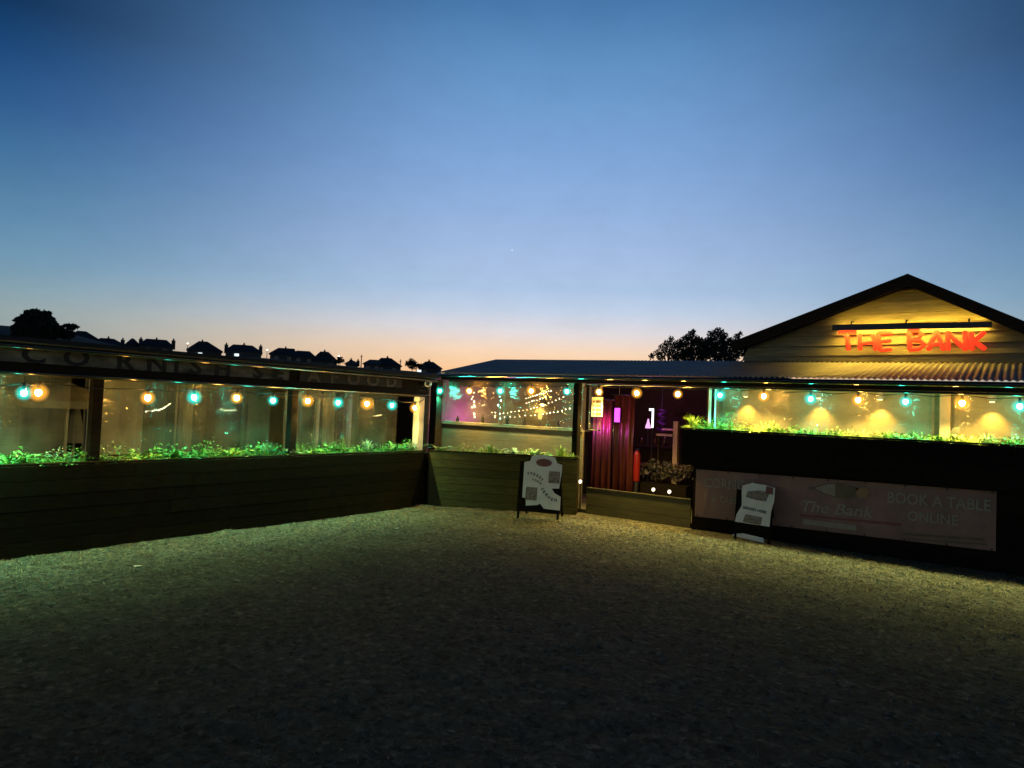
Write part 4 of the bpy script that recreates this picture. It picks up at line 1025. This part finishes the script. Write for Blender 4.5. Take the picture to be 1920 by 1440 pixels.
curtain(1149, 1188, 11.78, .10, 2.1, 'dark maroon curtain just left of the doorway gap', 'curtain', 2, 3)
m = MB(); q = atY(1156, 778, 11.64)
ml = empty('magenta_lamp', (q.x, 11.64, q.z), 'glowing magenta panel lamp against the maroon curtain', 'lamp')
MB().box(q.x - .055, q.x + .055, 11.66, 11.675, q.z - .13, q.z + .13).build('panel', M['magenta'], ml, bevel=.004)
MB().box(q.x - .062, q.x + .062, 11.676, 11.70, q.z - .14, q.z + .14).build('housing', M['black_plastic'], ml)
add_point('magenta_light', (q.x - .20, 11.40, q.z - .12), (.85, .10, .8), 17.0, .08, ml)
fx = empty('fire_extinguisher', atY(1193, 900, 11.85), 'red fire extinguisher standing beside the dark curtain', 'fire extinguisher')
q0, q1 = atY(1193, 903, 11.85), atY(1194, 845, 11.85)
MB().lathe([(.05, 0), (.062, .02), (.062, (q1.z - q0.z) * .86), (.045, (q1.z - q0.z) * .96), (.02, q1.z - q0.z)], q0, 16).build('cylinder', M['extinguisher'], fx, smooth=True)
MB().box(q0.x - .02, q0.x + .05, 11.83, 11.87, q1.z, q1.z + .035).build('handle', M['black_plastic'], fx)
MB().tube([q1 + Vector((-.02, 0, .01)), q1 + Vector((-.08, -.02, -.06)), q1 + Vector((-.075, -.03, -.28))], .01, 8).build('hose', M['rubber'], fx)
MB().tube([q0, (q0.x, q0.y, .06)], .04, 10).build('stand', M['iron'], fx)

# bar counter, timber table and glowing things seen through the door
bc = empty('bar_counter', atY(1250, 850, 12.6), 'dark bar counter deep inside the doorway', 'bar counter')
c0, c1 = atY(1200, 838, 12.6), atY(1296, 838, 12.6)
MB().box(c0.x, c1.x + .6, 12.6, 13.1, .06, c0.z).build('front_panel', M['wood_dark'], bc)
MB().box(c0.x - .05, c1.x + .65, 12.54, 13.15, c0.z + .002, c0.z + .045).build('counter_top', M['wood_dark'], bc, bevel=.006)
tb = empty('shelf_unit', atY(1258, 815, 12.2), 'pale timber post and shelf stub right of the purple tinsel', 'shelf')
q0, q1 = atY(1268, 820, 12.2), atY(1268, 790, 12.2)
MB().box(q0.x - .045, q0.x + .045, 12.15, 12.24, .06, q1.z).build('post', M['wood_pale'], tb, bevel=.004)
s0, s1 = atY(1234, 815, 12.2), atY(1259, 815, 12.2)
MB().box(s0.x, q0.x - .047, 12.12, 12.36, s0.z - .02, s0.z + .022).build('shelf', M['wood_pale'], tb, bevel=.004)
s2 = atY(1250, 805, 12.25)
MB().box(s0.x + .1, q0.x - .047, 12.14, 12.36, s2.z - .016, s2.z + .016).build('shelf', M['cloth_pink'], tb, bevel=.004)
for px in (1236,):
    MB().box(s0.x + .01, s0.x + .05, 12.16, 12.22, .06, s0.z - .021).build('leg', M['wood_dark'], tb)
tn = MB(); q0, q1 = atY(1240, 810, 12.8), atY(1240, 766, 12.8)
for i in range(90):
    t = i / 89; z = q0.z + (q1.z - q0.z) * t; a = t * 22; r = .07
    c = Vector((q0.x + r * math.cos(a), 12.8 + r * math.sin(a), z)); tn.quad(c, c + Vector((math.cos(a + 1) * .05, math.sin(a + 1) * .05, .03)), c + Vector((math.cos(a + 2) * .05, math.sin(a + 2) * .05, -.02)))
tr_ = empty('tinsel_column', q0, 'twisted purple foil tinsel hanging inside the doorway', 'tinsel')
tn.build('foil', M['tinsel'], tr_); MB().tube([(q0.x, 12.8, q0.z - .02), (q0.x, 12.8, 2.4)], .006, 6).build('cord', M['rubber'], tr_)
add_point('tinsel_light', (q0.x - .1, 12.45, 1.9), (.8, .2, .9), 15.0, .05, tr_)  # unseen purple lamp added to reveal the bar clutter
lp = empty('wall_bracket', atY(1221, 780, 12.4), 'pale upright bracket lamp glowing inside the doorway', 'lamp')
q0, q1 = atY(1223, 802, 12.4), atY(1223, 766, 12.4)
MB().box(q0.x - .014, q0.x + .014, 12.39, 12.42, q0.z, q1.z).build('stem', M['cool'], lp)
MB().box(q0.x - .075, q0.x - .0145, 12.39, 12.42, q1.z - .045, q1.z).build('arm', M['cool'], lp)
MB().tube([(q0.x, 12.405, .9), (q0.x, 12.405, q0.z)], .012, 8).build('stand', M['iron'], lp)
cl_ = empty('table_lamp', atY(1215, 803, 12.5), 'small pink cone shaped table lamp on the bar counter', 'table lamp')
q0 = atY(1215, 803, 12.62)
MB().lathe([(.058, 0), (.05, .05), (.028, .11), (.012, .19)], q0, 14).build('lamp_shade', M['pink_lamp'], cl_, smooth=True)
MB().tube([(q0.x, q0.y, c0.z + .046), q0], .014, 8).build('stem', M['iron'], cl_)
R = random.Random(31)
for k, (px, lab) in enumerate(((1203, 'slim bottle at the left end of the bar counter'), (1228, 'bottle right of the pink table lamp on the bar counter'), (1246, 'short bottle on the bar counter left of the pale post'), (1284, 'bottle at the right end of the bar counter'))):
    q = atY(px, 835, 12.8); h_ = R.uniform(.14, .24); q.z = c0.z + .046
    tag(MB().lathe([(.03, 0), (.034, .01), (.034, h_ * .6), (.012, h_ * .78), (.012, h_)], q, 12).build('bottle', M['bottle'], None, smooth=True), lab, 'bottle')
for k, (px, lab) in enumerate(((1212, 'round topped bar stool left of the shrub'), (1282, 'round topped bar stool behind the pale timber post'))):
    q = atY(px, 850, 12.35); st_ = empty('bar_stool', (q.x, 12.35, .06), lab, 'bar stool')
    MB().lathe([(.16, .68), (.17, .70), (.17, .73), (.15, .745)], (q.x, 12.35, .06), 16).build('seat', M['curtain'], st_, smooth=True)
    for a_ in range(4):
        c_, s_ = math.cos(a_ * 1.571 + .785), math.sin(a_ * 1.571 + .785)
        MB().tube([(q.x + c_ * .19, 12.35 + s_ * .19, .06), (q.x + c_ * .10, 12.35 + s_ * .10, .745)], .014, 6).build('leg', M['iron'], st_)
# dark shrub in a trough inside the door, with two floor lights in front
sh = empty('shrub', atY(1245, 925, 11.3), 'dark unlit shrub in a low trough just inside the doorway', 'shrub')
q0, q1 = atY(1207, 903, 12.0), atY(1290, 903, 12.0)
m = MB(); m.hexa([(q0.x, 11.9, .06), (q1.x, 11.9, .06), (q1.x, 12.2, .06), (q0.x, 12.2, .06), (q0.x - .02, 11.88, q0.z), (q1.x + .02, 11.88, q0.z), (q1.x + .02, 12.22, q0.z), (q0.x - .02, 12.22, q0.z)]); m.build('trough', M['wood_black'], sh)
m = MB(); R = random.Random(4)
for i in range(9): leaf_clump(m, (q0.x + (q1.x - q0.x) * (i + .5) / 9, 12.05, q0.z + .18 + R.uniform(0, .1)), .17, 60, .045, 1, R)
M['shrub_leaf'] = mat('dull grey green shrub leaves', (.035, .034, .026), (.10, .09, .07), .6, 9)
m.build('foliage', M['shrub_leaf'], sh, fix=False)
for px, py, lab in ((1225, 918, 'left of the pair of small bright floor lights in the doorway'), (1255, 922, 'right of the pair of small bright floor lights in the doorway'), (1088, 903, 'lone small floor light beside the dark entrance post')):
    q = atY(px, py, 11.8 if px > 1100 else 10.36); root = empty('floor_light', q, lab, 'floor light', 'small floor lights')
    MB().lathe([(.022, -.012), (.036, 0), (.03, .012)], q, 12, (0, -1, .25)).build('lens', M['floor_glass'], root)
    MB().tube([(q.x, q.y + .02, .05), (q.x, q.y + .02, q.z)], .014, 8).build('spike', M['iron'], root)

# parasols standing behind the left terrace
def parasol(px, py, X, r, lab, closed=False):
    p = atX(px, py, X); root = empty('parasol', (p.x, p.y, .05), lab, 'parasol', 'parasols on the left terrace')
    m = MB(); n = 8; top = (p.x, p.y, p.z)
    if closed: m.lathe([(.13, -.62), (.10, -.35), (.05, -.08), (.015, 0)], p, 12)
    else:
        ring = [(p.x + r * math.cos(2 * math.pi * k / n), p.y + r * math.sin(2 * math.pi * k / n), p.z - r * .42) for k in range(n)]
        low = [(q[0], q[1], q[2] - .10) for q in ring]
        for k in range(n):
            l = (k + 1) % n; m.quad(top, ring[k], ring[l]); m.quad(ring[k], low[k], low[l], ring[l])
    m.build('canopy', M['canvas'], root)
    MB().tube([(p.x, p.y, .05), (p.x, p.y, p.z - .01)], .02, 8).build('pole', M['wood_pale'], root)
    MB().lathe([(.2, 0), (.18, .05), (.03, .07)], (p.x, p.y, .05), 14).build('base', M['iron'], root)
parasol(130, 716, -10.6, .62, 'beige parasol in the nearest left bay')
parasol(548, 712, -10.9, .60, 'beige parasol half hidden behind the second dark post')
parasol(143, 752, -11.3, .5, 'closed beige parasol glowing in the nearest left bay', True)

# ------------------------------------------------------------------ plants
def fern(mb, base, R, n=14, L=.26, w=.03, up=.8):
    base = Vector(base)
    for k in range(n):
        a = R.random() * 6.283; rise = R.uniform(.35, 1.0) * up; ln = L * R.uniform(.6, 1.15); d = Vector((math.cos(a), math.sin(a), 0)); s = Vector((-d.y, d.x, 0))
        pts = []
        for i in range(7):
            t = i / 6; pts.append(base + d * (ln * t * (.55 + .45 * t)) + Vector((0, 0, ln * rise * (1.5 * t - .95 * t * t))))
        for i in range(1, 7):
            p0, p1 = pts[i - 1], pts[i]; t = i / 7; ww = w * (1.15 - t) * 1.5
            for sg_ in (-1, 1):
                tip = p1 + s * sg_ * ww * R.uniform(.8, 1.2) + (p1 - p0) * .6 + Vector((0, 0, R.uniform(-.01, .012)))
                mb.quad(p0, p1, tip)
        mb.quad(pts[0] + s * .003, pts[3] + s * .002, pts[6], pts[3] - s * .002)
def grassy(mb, base, R, n=26, L=.2):
    base = Vector(base)
    for k in range(n):
        a = R.random() * 6.283; d = Vector((math.cos(a), math.sin(a), 0)); ln = L * R.uniform(.5, 1.15); o = base + d * R.uniform(0, .05); lean = R.uniform(.1, .75); s = Vector((-d.y, d.x, 0)) * R.uniform(.004, .009)
        m1 = o + d * ln * lean * .4 + Vector((0, 0, ln * .62)); tp = o + d * ln * lean * 1.1 + Vector((0, 0, ln * (1.0 - lean * .35)))
        mb.quad(o - s, o + s, m1 + s * .8, m1 - s * .8); mb.quad(m1 - s * .8, m1 + s * .8, tp)
def leafy(mb, base, R, n=60, r=.12, h=.2, ls=.028):
    base = Vector(base)
    for k in range(n):
        a = R.random() * 6.283; q = R.random() ** .5 * r; z = R.uniform(.15, 1) * h * (1.1 - (q / r) ** 2 * .5)
        p = base + Vector((q * math.cos(a), q * math.sin(a), z)); d = Vector((math.cos(a), math.sin(a), R.uniform(-.2, .9))).normalized(); s = d.cross(Vector((R.uniform(-.4, .4), R.uniform(-.4, .4), 1))).normalized(); l = ls * R.uniform(.6, 1.4)
        mb.quad(p, p + d * l * .5 + s * l * .32, p + d * l, p + d * l * .5 - s * l * .32)
def plant(kind, loc, mt, lab, cat, size, seed, name):
    R = random.Random(seed); m = MB(); size *= 1.12
    if kind == 'fern': fern(m, loc, R, int(16 * size ** .5), .27 * size)
    elif kind == 'grass': grassy(m, loc, R, int(60 * size), .23 * size)
    else: leafy(m, loc, R, int(150 * size), .15 * size, .20 * size)
    o = m.build(name, M[mt], None, fix=False); tag(o, lab, cat)
def Lp(px, py): q = atX(px, py, -8.55); return (-8.55, q.y, .925)
plant('fern', Lp(22, 868), 'leaf_a', 'dark green fern at the far left end of the left planter', 'fern', 1.05, 1, 'fern')
plant('leafy', Lp(112, 862), 'leaf_b', 'pale flowering plant left of the thickest terrace post', 'plant', .9, 2, 'flowering_plant')
plant('grass', Lp(168, 860), 'leaf_c', 'yellowish grass tuft against the left side of the first dark post', 'grass tuft', .85, 3, 'grass_tuft')
plant('leafy', Lp(212, 858), 'leaf_b', 'rounded silvery plant just right of the first dark post', 'plant', 1.15, 4, 'silver_plant')
plant('fern', Lp(268, 858), 'leaf_c', 'yellow green fern under the first bright amber bulb', 'fern', .95, 5, 'fern')
plant('fern', Lp(330, 856), 'leaf_a', 'green fern just left of the first teal bulb in the middle bay', 'fern', 1.1, 6, 'fern')
plant('leafy', Lp(385, 855), 'leaf_a', 'bushy leafy plant between the teal and amber bulbs of the middle bay', 'plant', 1.1, 7, 'leafy_plant')
plant('fern', Lp(432, 853), 'leaf_c', 'large bright fern under the second amber bulb of the middle bay', 'fern', 1.15, 8, 'fern')
plant('grass', Lp(500, 850), 'leaf_b', 'spiky silver grass overhanging the planter before the second dark post', 'grass tuft', 1.0, 9, 'grass_tuft')
plant('fern', Lp(535, 850), 'leaf_b', 'bluish fern against the left side of the second dark post', 'fern', .95, 10, 'fern')
plant('fern', Lp(600, 848), 'leaf_c', 'yellow green fern just right of the second dark post', 'fern', .9, 11, 'fern')
plant('leafy', Lp(640, 847), 'leaf_a', 'bushy green plant under the teal bulb right of the second dark post', 'plant', 1.15, 12, 'leafy_plant')
plant('grass', Lp(690, 845), 'leaf_b', 'pale grass tuft under the amber bulb in the corner bay', 'grass tuft', 1.0, 13, 'grass_tuft')
plant('fern', Lp(738, 843), 'leaf_a', 'lush fern with one tall frond near the planter corner', 'fern', 1.2, 14, 'fern')
plant('grass', Lp(770, 842), 'leaf_b', 'silvery grass tuft beside the white corner post', 'grass tuft', .9, 15, 'grass_tuft')
MB().prism([FP(-.04, .036, 0), FP(.40, .036, 0), FP(.40, .40, 0), FP(-.04, .40, 0)], (0, 0, .93)).build('corner_block', M['wood_black'], pf)  # black piece shaped as the front half of the corner shadow
def Fp(s): q = FP(s, .2, .925); return tuple(q)
plant('fern', Fp(.16), 'leaf_a', 'dark green fern spilling over the planter corner', 'fern', 1.1, 21, 'fern')
plant('leafy', Fp(.62), 'leaf_c', 'yellow green leafy plant below the first amber bulb of the front window', 'plant', 1.0, 22, 'leafy_plant')
plant('grass', Fp(1.05), 'leaf_c', 'olive grass tuft in the middle of the angled planter', 'grass tuft', .9, 23, 'grass_tuft')
plant('fern', Fp(1.50), 'leaf_b', 'pale spiky fern spilling over the angled planter left of the sign board', 'fern', 1.1, 24, 'fern')
plant('fern', Fp(1.82), 'leaf_a', 'green fern directly above the upright sign board', 'fern', .95, 25, 'fern')
plant('grass', Fp(2.32), 'leaf_c', 'grass tuft at the door end of the angled planter', 'grass tuft', 1.0, 26, 'grass_tuft')
def Rp(px): q = atY(px, 810, 10.36); return (q.x, 10.36, 1.515)
plant('grass', Rp(1300), 'leaf_c', 'feathery grass at the doorway end of the raised planter', 'grass tuft', 1.15, 31, 'grass_tuft')
plant('leafy', Rp(1350), 'leaf_a', 'dark leafy plant below the first teal bulb over the raised planter', 'plant', 1.0, 32, 'leafy_plant')
plant('leafy', Rp(1378), 'leaf_c', 'tall bright yellow green bush in the raised planter', 'plant', 1.45, 33, 'leafy_plant')
plant('fern', Rp(1432), 'leaf_c', 'bright fern under the first amber bulb over the raised planter', 'fern', 1.0, 34, 'fern')
plant('fern', Rp(1520), 'leaf_a', 'low fern under the second teal bulb over the raised planter', 'fern', .7, 35, 'fern')
plant('leafy', Rp(1572), 'leaf_b', 'small pale plant between the second teal and second amber bulb', 'plant', .6, 36, 'leafy_plant')
plant('grass', Rp(1665), 'leaf_c', 'low grass tuft left of the third teal bulb on the right', 'grass tuft', .7, 37, 'grass_tuft')
plant('fern', Rp(1715), 'leaf_b', 'grey green fern below the third teal bulb on the right', 'fern', .75, 38, 'fern')
plant('fern', Rp(1764), 'leaf_a', 'dark fern in front of the pale timber post', 'fern', .8, 39, 'fern')
plant('grass', Rp(1850), 'leaf_b', 'silvery grass tuft below the rightmost spotlight', 'grass tuft', .8, 40, 'grass_tuft')
plant('fern', Rp(1902), 'leaf_c', 'fern at the far right end of the raised planter', 'fern', .8, 41, 'fern')
# broad dark leaf blade beside the pale post
q = atY(1783, 815, 10.40); q2 = atY(1801, 800, 10.40); m = MB(); s = Vector((.03, 0, -.035))
m.prism([q - s * .5, q.lerp(q2, .5) - s, q2, q.lerp(q2, .5) + s, q + s * .5], (0, .004, 0))
m.tube([q, (q.x - .03, 10.41, 1.48)], .006, 6)
tag(m.build('broad_leaf_plant', M['leaf_dark']), 'single broad dark leaf pointing right beside the pale post', 'plant')
fl = MB(); R = random.Random(77)
for k in range(380):
    b = (R.uniform(-8.74, -8.45), R.uniform(.5, 8.6), .925)
    if R.random() < .22: grassy(fl, b, R, 8, R.uniform(.08, .19))
    elif R.random() < .6: fern(fl, b, R, 6, R.uniform(.10, .20), .022)
    else: leafy(fl, b, R, 34, .11, R.uniform(.10, .22), .042)
tag(fl.build('ground_cover', M['leaf_a'], fix=False), 'low green ground cover filling the left planter', 'ground cover', kind='stuff')
fl = MB()
for k in range(90):
    q = FP(R.uniform(.12, LN - .1), R.uniform(.1, .38), .925)
    if R.random() < .6: grassy(fl, q, R, 9, R.uniform(.08, .16))
    else: fern(fl, q, R, 6, R.uniform(.1, .18), .022)
tag(fl.build('ground_cover', M['leaf_c'], fix=False), 'low green ground cover filling the angled planter', 'ground cover', kind='stuff')
fl = MB()
for k in range(300):
    b = (R.uniform(-4.15, 1.2), R.uniform(10.23, 10.48), 1.515); sc = 1.5 if b[0] < -2.9 else 1.0
    if R.random() < .25: grassy(fl, b, R, 9, R.uniform(.09, .17) * sc)
    elif R.random() < .5: fern(fl, b, R, 6, R.uniform(.10, .18) * sc, .02)
    else: leafy(fl, b, R, 34, .10, R.uniform(.08, .17) * sc, .036)
tag(fl.build('ground_cover', M['leaf_c'], fix=False), 'low yellow green ground cover filling the raised planter', 'ground cover', kind='stuff')

# ------------------------------------------------------------------ sign boards
def a_board(FL, FR, topz, lab, design):
    """FL, FR: ground points of the front feet; the board leans back"""
    FL = Vector((*FL, 0)); FR = Vector((*FR, 0)); u = (FR - FL).normalized(); w = (FR - FL).length; n = Vector((u.y, -u.x, 0))   # n faces the viewer
    lean = .17; top_off = -n * lean
    v = (Vector((0, 0, topz)) + top_off); L = v.length; v = v.normalized(); nn = u.cross(v)
    root = empty('sign_board', (FL + FR) / 2, lab, 'sign board', 'free standing sign boards')
    P = lambda a, b, o=0: FL + u * a + v * b + nn * o
    # rounded-top back board
    leg = .12
    prof = [P(0, leg), P(w, leg), P(w, L - .12)]
    for k in range(9):
        t = k / 8 * math.pi; prof.append(P(w / 2 + w * .32 * math.cos(t), L - .12 + .12 * math.sin(t) * 1.0))
    prof.append(P(0, L - .12))
    MB().prism([p for p in prof], nn * -.018).build('panel', M['wood_black'], root)
    for a in (.03, w - .03): MB().bar(P(a, 0, -.009), P(a, leg + .02, -.012), .035, .03, up=nn).build('leg', M['wood_black'], root)
    for a in (.05, w - .05):
        foot = FL + u * a - n * .52; MB().bar(P(a, L - .16, -.035), foot, .03, .025).build('leg', M['wood_black'], root)
    design(root, P, w, L, u, v, nn)
    return root
def design_a(root, P, w, L, u, v, nn):
    def poly(pts, off, mt, nm): MB().prism([P(w * (x - 966) / 82, L * (974 - y) / 121, off) for x, y in pts], nn * .0025).build(nm, M[mt], root)
    poly([(974, 869), (985, 866), (988, 857), (996, 853.5), (1020, 854), (1032, 857), (1037, 867), (1047, 870), (1047, 884), (1044, 914), (1030, 915), (1036, 923), (1048, 929), (1048, 954), (1018, 953), (1010, 944), (1006, 947), (983, 950), (982, 936), (975, 935)], .001, 'poster_white', 'poster')
    q = [(1012 + 15.5 * math.cos(t * .2618 * 2), 868 + 7.5 * math.sin(t * .2618 * 2)) for t in range(12)]
    poly(q[::-1], .0045, 'sign_red', 'emblem')
    poly([(1023, 905), (1044, 905), (1044, 883), (1023, 883)], .0045, 'poster_photo', 'photograph')
    poly([(981, 939), (1003, 939), (1003, 915), (981, 915)], .0045, 'poster_photo', 'photograph')
    m = MB()
    for ch, x, y, r in zip('STREET', (983, 989, 995, 1001, 1006, 1010), (890, 890, 891, 893, 896, 900), (.05, 0, -.1, -.25, -.45, -.6)):
        add_text(m, ch, P(w * (x - 966) / 82, L * (974 - y) / 121, .006), u, v, .058, rot=r, bold=.002, extrude=.001)
    for ch, x, y, r in zip('FOOD', (993, 998, 1003, 1008), (901, 902, 904, 907), (-.15, -.25, -.35, -.45)):
        add_text(m, ch, P(w * (x - 966) / 82, L * (974 - y) / 121, .006), u, v, .046, rot=r, bold=.0015, extrude=.001)
    for ch, x, y, r in zip('SERVED', (1012, 1016, 1021, 1026, 1032, 1039), (917, 922, 927, 932, 935, 936), (-.9, -.8, -.75, -.6, -.3, -.1)):
        add_text(m, ch, P(w * (x - 966) / 82, L * (974 - y) / 121, .006), u, v, .06, rot=r, bold=.002, extrude=.001)
    m.build('lettering', M['ink'], root)
a_board((-6.52, 8.98), (-5.86, 9.24), 1.03, 'round topped sign board with a red oval emblem in front of the angled planter', design_a)
def design_b(root, P, w, L, u, v, nn):
    def poly(pts, off, mt, nm): MB().prism([P(w * (x - 1385) / 66, L * (1010 - y) / 112, off) for x, y in pts], nn * .0025).build(nm, M[mt], root)
    poly([(1395, 906), (1412, 899), (1436, 901), (1452, 905), (1452, 930), (1448, 950), (1447, 978), (1386, 976), (1388, 962), (1396, 944), (1394, 915)], .001, 'poster_white', 'poster')
    poly([(1384, 1000), (1402, 996), (1438, 1000), (1440, 1009), (1384, 1003)][::1], .001, 'poster_white', 'poster')
    poly([(1402, 927), (1420, 931), (1438, 932), (1440, 925), (1444, 915), (1428, 912), (1405, 916)], .0045, 'poster_photo', 'photograph')
    poly([(1400, 975), (1432, 977), (1434, 962), (1404, 960)], .0045, 'poster_photo', 'photograph')
    poly([(1436, 916), (1449, 918), (1449, 905), (1437, 903)], .0045, 'sign_red', 'emblem')
    m = MB()
    add_text(m, 'SERVED HERE', P(w * .52, L * (1010 - 950) / 112, .006), u, v, .055, rot=-.12, bold=.001, extrude=.001)
    m.build('lettering', M['ink'], root)
q0, q1 = atY(1384, 1004, 10.0), atY(1440, 1011, 9.98)
a_board((-3.32, 9.93), (-2.80, 9.97), .83, 'short white sign board leaning before the maroon banner', design_b)

# litter on the ground
def scrap(px, py, s, lab):
    r = ray(px, py); t = -EYE / r.z; p = EYEV + r * t; p.z = gz(p.x, p.y) + .006; m = MB()
    m.prism([p + Vector((-s, -s * .3, 0)), p + Vector((s * .2, -s * .6, .004)), p + Vector((s, s * .4, .012)), p + Vector((-.1 * s, s * .6, .004))], (0, 0, .003))
    tag(m.build('paper_scrap', M['poster_white']), lab, 'litter')
scrap(258, 1061, .055, 'crumpled pale scrap lying before the left planter')
scrap(1498, 1181, .012, 'tiny pale speck of litter on the dark open ground')
scrap(743, 994, .035, 'small pale scrap lying before the planter corner')
